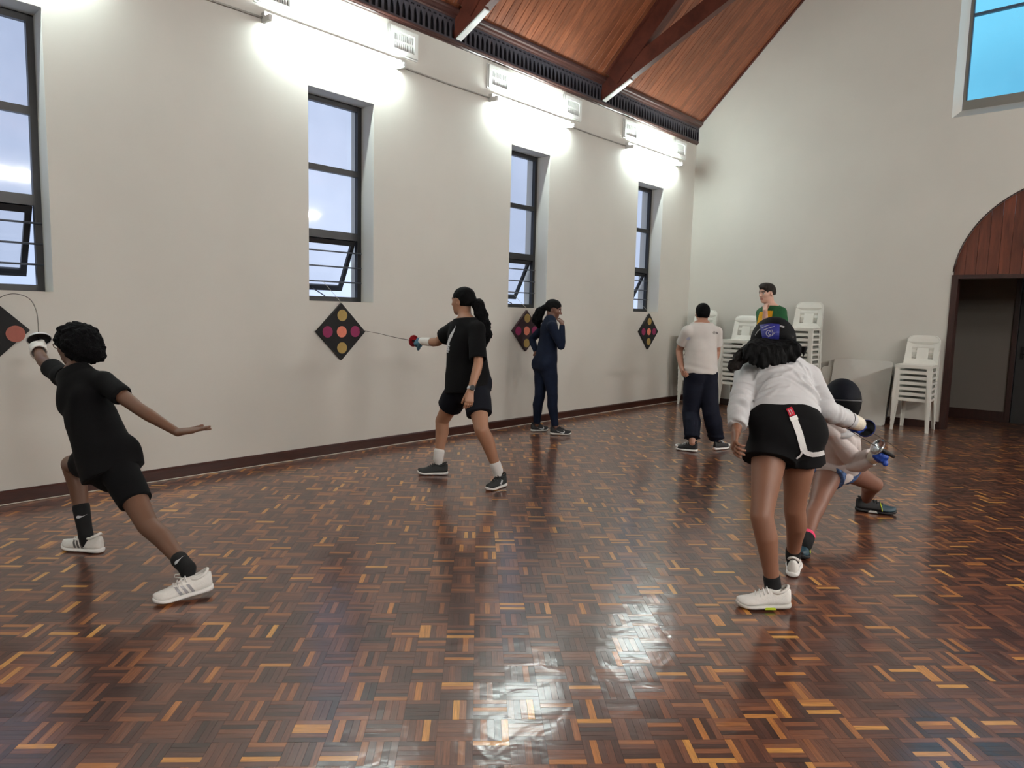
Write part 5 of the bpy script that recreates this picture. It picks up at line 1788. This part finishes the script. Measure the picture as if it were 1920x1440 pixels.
for sd in 'LR':
    pr += P6.leg(sd, 0.014, 0.0, 0.31, 1.02, True, 0.030)
sh6 = P6.cloth('shorts', pr, K['black_shorts'], 0.006, folds(0.003, 22, 4.0))
# strap between the legs: red label, buckle, white webbing
bv = bvh_of(sh6, P6.base)
K['red_label'] = mat('red_label', (196, 26, 52), 0.5)
K['web'] = mat('white_webbing', (224, 222, 220), 0.7, bump=0.3, bscale=200)
def strip(pts, w):
    """Ribbon outline along 2D pts."""
    L_, R_ = [], []
    for i, p in enumerate(pts):
        a = pts[max(i - 1, 0)]; b = pts[min(i + 1, len(pts) - 1)]
        dx, dy = b[0] - a[0], b[1] - a[1]; n = math.hypot(dx, dy) or 1
        L_.append((p[0] - dy / n * w / 2, p[1] + dx / n * w / 2)); R_.append((p[0] + dy / n * w / 2, p[1] - dx / n * w / 2))
    k = len(pts)
    return L_ + R_, [(i, i + 1, k + i + 1, k + i) for i in range(k - 1)]
D6 = 3.30
org6 = at(1490, 800, D6)
def px6(pts, w, x0=1490, y0=800, d=D6):
    k_ = d / 1289.8
    fine = []
    for i in range(len(pts) - 1):
        for t in np.linspace(0, 1, 5)[:-1]:
            fine.append((pts[i][0] + (pts[i + 1][0] - pts[i][0]) * t, pts[i][1] + (pts[i + 1][1] - pts[i][1]) * t))
    fine.append(pts[-1])
    return strip([((x - x0) * k_, -(y - y0) * k_) for x, y in fine], w * k_)
def view_axes(p):
    n_ = unit(A3((5.6877, 0, 1.4)) - p); u_ = unit(np.cross(A3(CU), n_)); return u_, np.cross(n_, u_)
u6, v6 = view_axes(org6)
def on6(name, strips, material, off):
    o_ = decal(name, strips, org6, u6, v6, bv, P6.base, material, sh6, off, 0.25)
    m_ = o_.modifiers.new('solid', 'SOLIDIFY'); m_.thickness = 0.0015
    return o_
on6('strap', [px6([(1489, 786), (1494, 800), (1499, 815), (1503, 832), (1507, 848)], 12)], K['web'], 0.004)
on6('strap', [px6([(1505, 845), (1512, 850), (1522, 853), (1533, 852), (1543, 849)], 9)], K['web'], 0.006)
on6('strap_end', [px6([(1504, 846), (1500, 855), (1493, 861)], 3)], K['web'], 0.007)
on6('strap_label', [px6([(1479.5, 764), (1483, 771), (1486, 779)], 11)], K['red_label'], 0.005)
on6('label_print', [px6([(1479, 768), (1483, 777)], 1.2), px6([(1482.5, 767), (1486, 775)], 1.2)], K['white_print'], 0.0075)
on6('buckle', [px6([(1487, 780), (1490, 788)], 14)], K['white_rubber'], 0.008)
# sleeve piping
bvj = bvh_of(jk, P6.base)
pp = K['guard_pad']
e, w = P6.J['elR'], P6.J['wrR']
ax = unit(w - e); c = lerp(e, w, 0.86); n1 = unit(np.cross(ax, (0, 0, 1))); n2 = np.cross(ax, n1)
# gloves and cuffs
pr = [(seg(lerp(e, w, 0.72), lerp(e, w, 1.25), 0.047, 0.038, None, 1, 'ab'), 0.01, '+')]
P6.cloth('glove_cuff', pr, K['glove_cream'], 0.005, folds(0.0015, 60, 3))
P6.cloth('glove', P6.hand('R', 0.008), K['glove_blue'], 0.005, folds(0.0012, 60, 4), None, 'blue fencing glove')
rg = [tuple(c + (n1 * math.cos(a) + n2 * math.sin(a)) * 0.0495 - ax * 0.035) for a in np.linspace(0, 2 * math.pi, 24, endpoint=False)]
P6.part(MB().tube(rg, 0.0018, 5, 0, True), 'piping', pp, jk, True)
# mask seen from behind: dark shell, blue tongue with print
hpf, HR, hh = P6.hp, P6.HR, P6.hh
pr = [(ell(hpf(0, 0.16, -0.04), HR, A3((0.50, 0.62, 0.66)) * hh), 0.02, '+'), (ell(hpf(0, -0.02, 0.05), HR, A3((0.52, 0.60, 0.55)) * hh), 0.05, '+'),
      (half(hpf(0, -0.10, -0.36), unit(-HR[1] * 0.6 - HR[2]), 0.30), 0.02, '-')]
mk = P6.cloth('fencing_mask', pr, K['mask_mesh'], 0.005, None, None, 'dark fencing mask, blue tongue at the back of the head')
bvt = bvh_of(mk, P6.base)
k6 = 3.74 / 1289.8
um, vm_ = view_axes(at(1445, 624, 3.74))
def on_mask(name, polys, material, off, th, par):
    o_ = decal(name, polys, at(1445, 624, 3.74), um, vm_, bvt, P6.base, material, par, off, 0.15)
    if th:
        m_ = o_.modifiers.new('solid', 'SOLIDIFY'); m_.thickness = th
    return o_
grid_v, grid_f = [], []
for i in range(9):
    t = i / 8
    xa, xb = 1425 + 7 * t, 1461 - 1.5 * t
    for k in range(8):
        bulge = 2.5 * math.sin(math.pi * k / 7) * (1 if i == 8 else 0)
        grid_v.append(((xa + (xb - xa) * k / 7 - 1445) * k6, -((606 + 2 * abs(k - 3.5) / 3.5 + 35 * t + bulge) - 624) * k6))
grid_f = [(i * 8 + k, (i + 1) * 8 + k, (i + 1) * 8 + k + 1, i * 8 + k + 1) for i in range(8) for k in range(7)]
tg = on_mask('mask_tongue', [(grid_v, grid_f)], K['mask_blue'], 0.005, 0.006, mk)
def pm(pts, w):
    return strip([((x - 1445) * k6, -(y - 624) * k6) for x, y in pts], w * k6)
aa = np.radians(np.linspace(50, 310, 12))
logo = [pm([(1441.5 + 4.6 * math.cos(t), 624.5 - 5.2 * math.sin(t)) for t in aa], 1.1), pm([(1443.5 + 2.4 * math.cos(t), 624.8 - 3.0 * math.sin(t)) for t in aa], 0.9),
        pm([(1445, 619.5), (1448.5, 618.6), (1447, 623.5), (1450, 622.4), (1447.5, 627.5)], 1.0), pm([(1431, 619), (1440, 615.5), (1452, 611.5)], 0.9), pm([(1440, 631.5), (1447, 629.5), (1453, 623)], 0.9), pm([(1429, 614), (1436, 611), (1443, 609)], 0.7)]
on_mask('mask_print', logo, K['white_print'], 0.0075, 0, mk)
band = [pm([(1455, 613), (1462, 611.5), (1469, 614)], 3.2), pm([(1417, 628), (1421, 621), (1426, 616)], 1.6)]
on_mask('mask_strap', band, mat('grey_elastic', (150, 150, 150), 0.7), 0.004, 0, mk)
# loose dark hair below the mask and a strand blown sideways
hr = []
tops = [(1415, 650), (1424, 650), (1434, 650), (1446, 650), (1458, 650), (1470, 650), (1481, 649)]
ends = [(1396, 671), (1412, 681), (1430, 687), (1449, 684), (1468, 683), (1487, 675), (1500, 664)]
for (xa, ya), (xb, yb), r_ in zip(tops, ends, (0.026, 0.03, 0.034, 0.034, 0.032, 0.028, 0.022)):
    a_, b_ = at(xa, ya, 3.78), at(xb, yb, 3.60)
    m_ = (a_ + b_) / 2 + A3((0.02, -0.05, 0.012))
    hr += [(seg(a_, m_, 0.040, r_ * 1.25), 0.03, '+'), (seg(m_, b_, r_ * 1.25, r_ * 0.45), 0.02, '+')]
for xb, yb in ((1405, 684), (1420, 690), (1440, 688), (1459, 687), (1478, 682), (1495, 672), (1506, 668)):
    hr.append((seg(at(xb + 2, yb - 14, 3.62), at(xb, yb, 3.595), 0.014, 0.003), 0.01, '+'))
P6.cloth('hair', hr, K['hair_black'], 0.0045, lambda q: 0.004 * wob(q * np.array((1, 1, 0.35), dtype=np.float32), 90, 0.3) + 0.003 * wob(q * np.array((1, 1, 0.3), dtype=np.float32), 200, 1.1))
tp = [at(1414, 648, 3.78), at(1402, 658, 3.72), at(1389, 671, 3.68), at(1376, 686, 3.66), at(1372, 692, 3.66)]
P6.cloth('hair_strand', tail(tp, [0.026, 0.029, 0.031, 0.026, 0.008]), K['hair_dark_brown'], 0.0045, lambda q: 0.005 * wob(q, 80, 0.3) + 0.004 * wob(q, 190, 1.1))
for sd in 'LR':
    sock(P6, sd, 1.9, K['black_sock'])
s = make_shoe(P6, (4.535, 3.312, 0.006), (4.335, 3.145, 0.0), upper_mat=K['white_shoe'], sole_mat=K['grey_rubber'], lace_mat=K['white_rubber'])
uu = s['f']; sg = 1 if np.dot(s['r'], A3((5.6877, 0, 0)) - s['T'](0.5, 0, 0)) > 0 else -1
ym = MB(); ym.add([s['T'](0.30, sg * 0.0405, 0.004), s['T'](0.52, sg * 0.043, 0.004), s['T'](0.50, sg * 0.043, 0.016), s['T'](0.33, sg * 0.041, 0.016)], [(0, 1, 2, 3)])
P6.part(ym, 'sole_flash', K['hivis'], s['shoe'])
s = make_shoe(P6, (4.388, 3.728, 0.0), (4.312, 3.975, 0.0), upper_mat=K['white_shoe'], sole_mat=K['white_rubber'], lace_mat=K['white_rubber'])

# ---- P7: masked fencer crouching beyond
P7 = Person('crouching person in black fencing mask and white jacket, one leg stretched forward, blue glove low', POSE['P7'], 1.58, True,
            skin_mat('skin_mid_brown', (126, 88, 72)), (0.50, -0.80, -0.32), h=0.0055, build=1.0,
            hands={'R': dict(n=(-0.3, -0.3, -0.9), curl=62, thumb=25, thumb_n=0.7), 'L': dict(n=(0, 0, -1), curl=25)})
P7.build_body()
pr = P7.torso(0.018, 0.0, 1.0, 1.0, 0.016) + P7.shoulders(0.018)
pr.append((seg(P7.spine(0.5), P7.spine(-0.12), 0.090 * 1.58 + 0.02, 0.106 * 1.58 + 0.012, P7.fdir(0.3), 0.80, 'b'), 0.03, '+'))
pr += P7.arm('R', 0.020, 0.0, 1.82, 1.0, True, 0.006) + P7.arm('L', 0.018, 0.0, 1.9, 1.0, True, 0.004)
pr.append((seg(P7.J['neck'] - P7.up * 0.02, P7.J['neck'] + P7.up * 0.05, 0.064, 0.058, None, 1, 'b'), 0.02, '+'))
P7.cloth('fencing_jacket', pr, K['jacket2'], 0.006, lambda q: 0.004 * wob(q, 24, 3.0) + 0.003 * wob(q, 52, 6.0) + 0.009 * ridge(30 * (q[..., 2] + 0.4 * q[..., 1]) + 2.2 * wob(q, 11, 4.0)), None, 'white fencing jacket creased at the elbow')
K['patterned'] = mat('blue_patterned_cloth', (70, 96, 140), 0.8, noise=0.95, nscale=40)
pr = P7.torso(0.012, -0.06, 0.2)
for sd in 'LR':
    pr += P7.leg(sd, 0.016, 0.0, 0.24, 1.0, True, 0.010)
P7.cloth('shorts', pr, K['patterned'], 0.006, folds(0.003, 26, 2.0), None, 'blue and white patterned shorts')
hpf, HR, hh = P7.hp, P7.HR, P7.hh
pr = [(ell(hpf(0, 0.10, -0.02), HR, A3((0.47, 0.66, 0.66)) * hh), 0.02, '+'), (ell(hpf(0, -0.05, 0.10), HR, A3((0.46, 0.56, 0.52)) * hh), 0.04, '+'), (half(hpf(0, -0.3, -0.25), unit(-HR[1] - 0.9 * HR[2]), 0.3), 0.02, '-')]
bnd = unit(0.9 * HR[2] - 0.42 * HR[1] + 0.25 * HR[0])
def mk7(c):
    q = (c - P7.hc) / P7.hh
    return np.where(q @ bnd > 0.02, 1, 0)
mk = P7.cloth('fencing_mask', pr, [K['mask_mesh'], K['mask_navy']], 0.005, None, mk7, 'black mesh fencing mask')
bvm = bvh_of(mk, P7.base)
# grey seam across the mask
cp = []
a0 = unit(np.cross(bnd, HR[0])); 
for t in np.linspace(0, 2 * math.pi, 48, endpoint=False):
    dv = HR[0] * math.cos(t) + a0 * math.sin(t)
    org = P7.hc + bnd * 0.02 * hh
    hit = bvm.ray_cast(Vector(org + dv * 0.4), Vector(-dv))
    if hit[0] is not None:
        cp.append(tuple(A3(hit[0]) + dv * 0.001))
P7.part(MB().tube(cp, 0.0035, 6, 0, True), 'mask_seam', K['mask_trim'], mk, True)
# bib under the chin
bb = MB(); rows, cols = 6, 9
for i in range(rows):
    t = i / (rows - 1)
    for k in range(cols):
        a = math.radians(-75 + 150 * k / (cols - 1))
        r_ = (0.43 + 0.16 * t) * 1.0
        bb.v.append(tuple(hpf(r_ * math.sin(a) * 0.95, 0.08 + r_ * 1.08 * math.cos(a), -0.38 - 0.48 * t * (0.4 + 0.6 * math.cos(a)))))
bb.f = [(i * cols + k, i * cols + k + 1, (i + 1) * cols + k + 1, (i + 1) * cols + k) for i in range(rows - 1) for k in range(cols - 1)]
bb.mi = [0] * len(bb.f)
ob = P7.part(bb, 'mask_bib', K['jacket'], mk, True)
md = ob.modifiers.new('solid', 'SOLIDIFY'); md.thickness = 0.008
e, w = P7.J['elR'], P7.J['wrR']
pr = [(seg(lerp(e, w, 0.45), lerp(e, w, 1.2), 0.050, 0.038, None, 1, 'ab'), 0.01, '+')]
P7.cloth('glove_cuff', pr, K['glove_cream'], 0.0055, folds(0.002, 55, 3))
P7.cloth('glove', P7.hand('R', 0.008), K['glove_blue'], 0.005, folds(0.0012, 60, 4), None, 'blue fencing glove')
sock(P7, 'R', 1.87, K['black_sock'], 0.009)
pk = P7.leg('R', 0.0075, 1.82, 1.89, 1.0, True)
P7.cloth('sock_cuff', pk, K['pink'], 0.005)
sock(P7, 'L', 1.92, mat('flesh_sock', (150, 104, 100), 0.9))
s = make_shoe(P7, (4.215, 5.440, 0.0), (4.465, 5.545, 0.0), upper_mat=K['black_shoe'], sole_mat=K['black_shoe'], lace_mat=K['black_shoe'], toe_cap=K['teal_toe'])
s_b = make_shoe(P7, (4.255, 4.285, 0.0), (4.325, 4.045, 0.0), upper_mat=K['black_shoe'], sole_mat=K['black_shoe'], lace_mat=K['black_shoe'], toe_cap=K['teal_toe'])
for q in (s, s_b):
    T = q['T']
    arc = [T(0.64 - 0.05 * math.sin(a), 0.0455 * math.cos(a) * (1 - 0.2 * math.sin(a)), 0.02 + 0.058 * math.sin(a) ** 0.85 + 0.002) for a in np.linspace(0.02, math.pi - 0.02, 12)]
    P7.part(MB().tube([tuple(p) for p in arc], 0.0035, 6), 'trim_line', K['hivis'], q['shoe'], True)
    for sg in (-1, 1):
        P7.part(MB().add([T(0.30, sg * 0.0385, 0.006), T(0.54, sg * 0.0425, 0.006), T(0.50, sg * 0.0425, 0.022), T(0.34, sg * 0.039, 0.022)], [(0, 1, 2, 3)]), 'sole_panel', K['grey_rubber'], q['shoe'])

# ---- foils
h1 = A3(POSE['P1']['kkR'])
make_foil('foil with white bell guard bent in an arc against the target at the left edge', h1 + A3((0.05, 0, -0.005)), (-0.62, 0.05, 0.78),
          [(0.52, 1.19, 1.33), (0.42, 1.17, 1.42), (0.27, 1.10, 1.44), (0.12, 1.01, 1.36), (0.035, 0.93, 1.24)], 0.066, [K['guard_white'], K['guard_pad']], 0.015)
h2 = A3(POSE['P2']['kkR'])
make_foil('foil with red padded guard held straight out to the second diamond target', h2 + A3((0.035, 0, 0)), (-1.0, 0.02, 0.06),
          [(0.60, 3.955, 1.150), (0.30, 3.96, 1.180), (0.045, 3.955, 1.196)], 0.050, [K['guard_red'], K['guard_red']])
h6 = A3(POSE['P6']['kkR']); h7 = A3(POSE['P7']['kkR'])
make_foil('foil in the blue glove of the foreground fencer, crossing the other blade', h6 - A3((0.0, 0.03, 0)), unit(A3((0.10, 0.80, -0.36))),
          [h6 + A3((0.05, 0.35, -0.14)), h6 + A3((0.09, 0.62, -0.25)), h6 + A3((0.12, 0.86, -0.34))], 0.048, [K['guard_blue'], K['guard_pad']])
make_foil('foil with polished steel guard held low by the crouching masked fencer', h7 - A3((0.0, 0.0, 0)), unit(A3((-0.50, -0.62, 0.42))),
          [h7 + A3((-0.10, -0.28, 0.13)), h7 + A3((-0.15, -0.52, 0.22)), h7 + A3((-0.17, -0.72, 0.26))], 0.050, [K['steel'], K['steel']])
# ------------------------------------------------------------------ diamond targets on the window wall
TM = dict(black=mat('target_black', (7, 8, 11), 0.75, noise=0.1, nscale=20), plum=mat('target_faded_plum', (46, 26, 34), 0.75, noise=0.15, nscale=14),
          gold=mat('target_gold', (168, 142, 78), 0.6, noise=0.06, nscale=25), magenta=mat('target_magenta', (140, 26, 84), 0.6, noise=0.06, nscale=25),
          salmon=mat('target_salmon', (226, 130, 104), 0.6, noise=0.08, nscale=25), brick=mat('target_brick', (160, 88, 74), 0.6, noise=0.06, nscale=25), cord=mat('cord', (190, 184, 170), 0.8))
def make_target(label, y, z, face, spots, half=0.272, cord_y=None):
    t = empty('fencing_target', (0.0, y, z))
    tag(t, label, 'target', 'diamond targets on the wall')
    th = 0.028
    me = plate('board', [[(0, -half), (half, 0), (0, half), (-half, 0)]], th, [face])
    R = Matrix(((0, 0, 1, 0.003 + th / 2), (1, 0, 0, 0), (0, 1, 0, 0), (0, 0, 0, 1)))
    me.transform(R)
    b = new_obj('board', me, None, t)
    for (sy, sz, r, m) in spots:
        d = plate('spot', [[(sy + r * math.cos(2 * math.pi * i / 28), sz + r * math.sin(2 * math.pi * i / 28)) for i in range(28)]], 0.003, [m])
        d.transform(Matrix(((0, 0, 1, 0.003 + th + 0.0016), (1, 0, 0, 0), (0, 1, 0, 0), (0, 0, 0, 1))))
        new_obj('spot', d, None, t)
    if cord_y is not None:
        zz = WIN_Z0 - z
        q = MB().tube([(0.018, 0, half - 0.012), (0.012, 0.0, half + 0.004), (0.004, 0.0, zz + 0.006), (-0.19, cord_y, zz + 0.19)], 0.002, 5)
        q.tube([(0.014, 0.0, half + 0.0), (0.016, 0.014, half + 0.008), (0.014, 0.02, half - 0.002)], 0.002, 5)
        q.build('cord', TM['cord'], t)
    return t
def five(c0, lr, ud, r=0.054):
    return [(0, 0, r, c0), (-0.155, 0.0, r, lr), (0.152, 0.002, r, lr), (0.006, 0.156, r, ud), (0.003, -0.154, r, ud)]
make_target('black diamond target cut by the left edge, one brick red spot in view', 0.986, 1.20, TM['black'], [(0.19, -0.025, 0.056, TM['brick']), (0.0, -0.02, 0.056, TM['salmon']), (0.0, 0.16, 0.054, TM['gold']), (0.0, -0.19, 0.054, TM['gold'])], 0.275)
make_target('black diamond target with five coloured spots, touched by the straight foil', 3.763, 1.181, TM['black'], five(TM['salmon'], TM['magenta'], TM['gold']), 0.272, -0.06)
make_target('faded plum diamond target half hidden by the person in navy', 6.443, 1.184, TM['plum'], five(TM['salmon'], TM['magenta'], TM['gold']), 0.255, -0.05)
make_target('black diamond target with five spots below the farthest window', 9.312, 1.165, TM['black'], five(TM['salmon'], TM['magenta'], TM['gold']), 0.275, -0.02)

# ------------------------------------------------------------------ stacked plastic chairs
M['chair'] = mat('white_plastic', (226, 226, 218), 0.35, noise=0.03, nscale=5, spec=0.5)
def make_chair():
    """White moulded chair: front towards -y, origin on the floor under the seat centre."""
    c = empty('plastic_chair')
    pl = M['chair']
    # seat: dished panel with turned-down rim
    n = 6
    mb = MB()
    W0, W1, D0, D1 = 0.215, 0.195, -0.205, 0.195
    top = []
    for i in range(n + 1):
        for k in range(n + 1):
            ty = k / n; tx = i / n * 2 - 1
            w = W0 + (W1 - W0) * ty
            dish = -0.014 * (1 - tx * tx) * math.sin(math.pi * min(1, ty * 1.05))
            top.append((tx * w, D0 + (D1 - D0) * ty, 0.435 + dish - (0.008 if k == 0 else 0)))
    fs = [(i * (n + 1) + k, (i + 1) * (n + 1) + k, (i + 1) * (n + 1) + k + 1, i * (n + 1) + k + 1) for i in range(n) for k in range(n)]
    mb.add(top, fs)
    rim = [(-W0, D0), (W0, D0), (W1, D1), (-W1, D1)]
    for (xa, ya), (xb, yb) in zip(rim, rim[1:] + rim[:1]):
        hgt = 0.040 if ya == yb == D0 else 0.030
        mb.add([(xa, ya, 0.430), (xb, yb, 0.430), (xb, yb, 0.430 - hgt), (xa, ya, 0.430 - hgt)], [(0, 1, 2, 3)])
        mb.add([(xa * 0.97, ya * 0.97, 0.424), (xb * 0.97, yb * 0.97, 0.424), (xb * 0.97, yb * 0.97, 0.430 - hgt), (xa * 0.97, ya * 0.97, 0.430 - hgt)], [(3, 2, 1, 0)])
        mb.add([(xa, ya, 0.430 - hgt), (xb, yb, 0.430 - hgt), (xb * 0.97, yb * 0.97, 0.430 - hgt), (xa * 0.97, ya * 0.97, 0.430 - hgt)], [(0, 1, 2, 3)])
    mb.build('seat', pl, c)
    # backrest: rounded panel with two tall slots, leaning back, wings curving forward
    r = 0.075; bw, tw, bh = 0.205, 0.190, 0.375
    ol = [(-bw, 0.0), (bw, 0.0), (tw + 0.005, bh * 0.5)]
    for a in np.linspace(0, 90, 6):
        ol.append((tw - r + r * math.cos(math.radians(a)), bh - r + r * math.sin(math.radians(a))))
    ol += [(0.06, bh + 0.004), (-0.06, bh + 0.004)]
    for a in np.linspace(90, 180, 6):
        ol.append((-tw + r + r * math.cos(math.radians(a)), bh - r + r * math.sin(math.radians(a))))
    ol.append((-tw - 0.005, bh * 0.5))
    def slot(cx):
        p = [(cx - 0.030, 0.075), (cx + 0.030, 0.075)]
        for a in np.linspace(0, 180, 7):
            p.append((cx + 0.030 * math.cos(math.radians(a)), 0.235 + 0.030 * math.sin(math.radians(a))))
        return p
    me = plate('backrest', [ol, slot(-0.098)[::-1], slot(0.098)[::-1]], 0.010, [pl])
    for v in me.vertices:
        x, z, t = v.co.x, v.co.y, v.co.z
        v.co = Vector((x, 0.188 - t + z * 0.20 - 0.75 * x * x, 0.425 + z))
    b = new_obj('backrest', me, None, c)
    rimp = []
    for (x, z) in ol[2:-1]:
        rimp.append((x, 0.188 + z * 0.20 - 0.75 * x * x, 0.425 + z))
    MB().tube(rimp, 0.009, 5).build('rim', pl, b, True)
    # angle-section legs
    for sx in (-1, 1):
        for sy, (tx, ty, bx_, by_) in ((-1, (0.205, -0.198, 0.222, -0.222)), (1, (0.188, 0.188, 0.205, 0.262))):
            lg = MB()
            w0, w1 = 0.058, 0.036
            T_ = (sx * tx, ty, 0.425); B_ = (sx * bx_, by_, 0.0)
            ix = -sx; iy = -sy
            lg.add([T_, (T_[0] + ix * w0, T_[1], 0.425), (B_[0] + ix * w1, B_[1], 0.0), B_,
                    (T_[0], T_[1] + iy * w0, 0.425), (B_[0], B_[1] + iy * w1, 0.0),
                    (T_[0] + ix * w0, T_[1] + iy * 0.005, 0.425), (T_[0] + ix * 0.005, T_[1] + iy * 0.005, 0.425), (T_[0] + ix * 0.005, T_[1] + iy * w0, 0.425),
                    (B_[0] + ix * w1, B_[1] + iy * 0.005, 0.0), (B_[0] + ix * 0.005, B_[1] + iy * 0.005, 0.0), (B_[0] + ix * 0.005, B_[1] + iy * w1, 0.0)],
                   [(0, 1, 2, 3), (0, 3, 5, 4), (6, 7, 10, 9), (7, 8, 11, 10), (1, 6, 9, 2), (4, 5, 11, 8), (3, 2, 9, 10), (3, 10, 11, 5), (0, 7, 6, 1), (0, 4, 8, 7)])
            lg.build('leg', pl, c)
    return c
chair0 = make_chair()
first = True
STK = [('the low stack beside the arched doorway', 3.545, 10.32, 7, 0.0), ('the tallest stack, right of the person in green', 2.05, 10.32, 13, 0.0),
       ('the stack hidden behind the person in green', 1.58, 10.34, 9, 0.03), ('the stack between the two standing boys', 1.10, 10.32, 10, -0.02), ('the corner stack behind the person in white', 0.42, 10.32, 11, 0.02)]
ordw = ['bottom', 'second', 'third', 'fourth', 'fifth', 'sixth', 'seventh', 'eighth', 'ninth', 'tenth', 'eleventh', 'twelfth', 'thirteenth']
for what, x, y, n, rz in STK:
    for k in range(n):
        c = chair0 if first else copy_tree(chair0)
        first = False
        c.location = (x + random.uniform(-0.003, 0.003), y - 0.20 * 0.5 - 0.004 * k, 0.0715 * k)
        c.rotation_euler = (0, 0, rz + random.uniform(-0.006, 0.006))
        pos = 'topmost white plastic chair of ' if k == n - 1 else ('white plastic chair at the bottom of ' if k == 0 else '%s white plastic chair up in ' % ordw[k])
        tag(c, pos + what, 'chair', 'white plastic chairs in stacks')

# ------------------------------------------------------------------ folded tables leaning on the end wall
M['table'] = mat('grey_white_table', (206, 205, 198), 0.45, noise=0.03, nscale=6)
M['table_dark'] = mat('table_leg', (34, 34, 36), 0.5)
def rounded(w, h, r, n=5):
    pts = []
    for cx, cy, a0 in ((w / 2 - r, r, -90), (w / 2 - r, h - r, 0), (-w / 2 + r, h - r, 90), (-w / 2 + r, r, 180)):
        for a in np.linspace(a0, a0 + 90, n):
            pts.append((cx + r * math.cos(math.radians(a)), cy + r * math.sin(math.radians(a))))
    return pts
def make_table(label, x, ybot, w, h, lean, off, r=0.05):
    t = empty('folding_table', (x, ybot, 0.0))
    tag(t, label, 'table', 'folded tables leaning on the end wall')
    a = math.atan2(lean, h)
    Rm = Matrix.Rotation(-a, 4, 'X')
    def up(me, dy, dx=0.0, dz=0.0):
        for v in me.vertices:
            xx, zz, tt = v.co.x, v.co.y, v.co.z
            v.co = Rm @ Vector((xx + dx, dy - tt, zz + dz))
        return me
    new_obj('panel', up(plate('panel', [rounded(w, h, r)], 0.034, [M['table']]), 0.017), None, t)
    lip = up(plate('lip', [rounded(w - 0.004, h - 0.004, r), rounded(w - 0.05, h - 0.05, r * 0.8)[::-1]], 0.014, [M['table']]), 0.042, 0, 0.002)
    new_obj('lip', lip, None, t)
    new_obj('panel', up(plate('panel', [rounded(w, h - 0.02, r)], 0.034, [M['table']]), 0.071, off, 0.012), None, t)
    for sg in (-1, 1):
        q = MB().tube([(sg * (w / 2 - 0.01), 0.047, 0.10), (sg * (w / 2 + 0.006), 0.047, 0.14), (sg * (w / 2 + 0.006), 0.047, h - 0.22), (sg * (w / 2 - 0.01), 0.047, h - 0.17)], 0.011, 8)
        q.v = [tuple(Rm @ Vector(p)) for p in q.v]
        q.build('folded_leg', M['table_dark'], t, True)
    q = MB().box((w / 2 - 0.006, 0.03, h * 0.42), (w / 2 + 0.012, 0.06, h * 0.60))
    q.v = [tuple(Rm @ Vector(p)) for p in q.v]
    q.build('latch', M['table_dark'], t)
    return t
make_table('large pale folding table leaning on the end wall behind the crouching fencer', 2.812, 10.215, 0.765, 0.90, 0.245, -0.085, 0.04)
make_table('smaller grey folding table tucked behind the larger leaning table', 2.66, 10.35, 0.80, 0.755, 0.105, -0.02, 0.06)
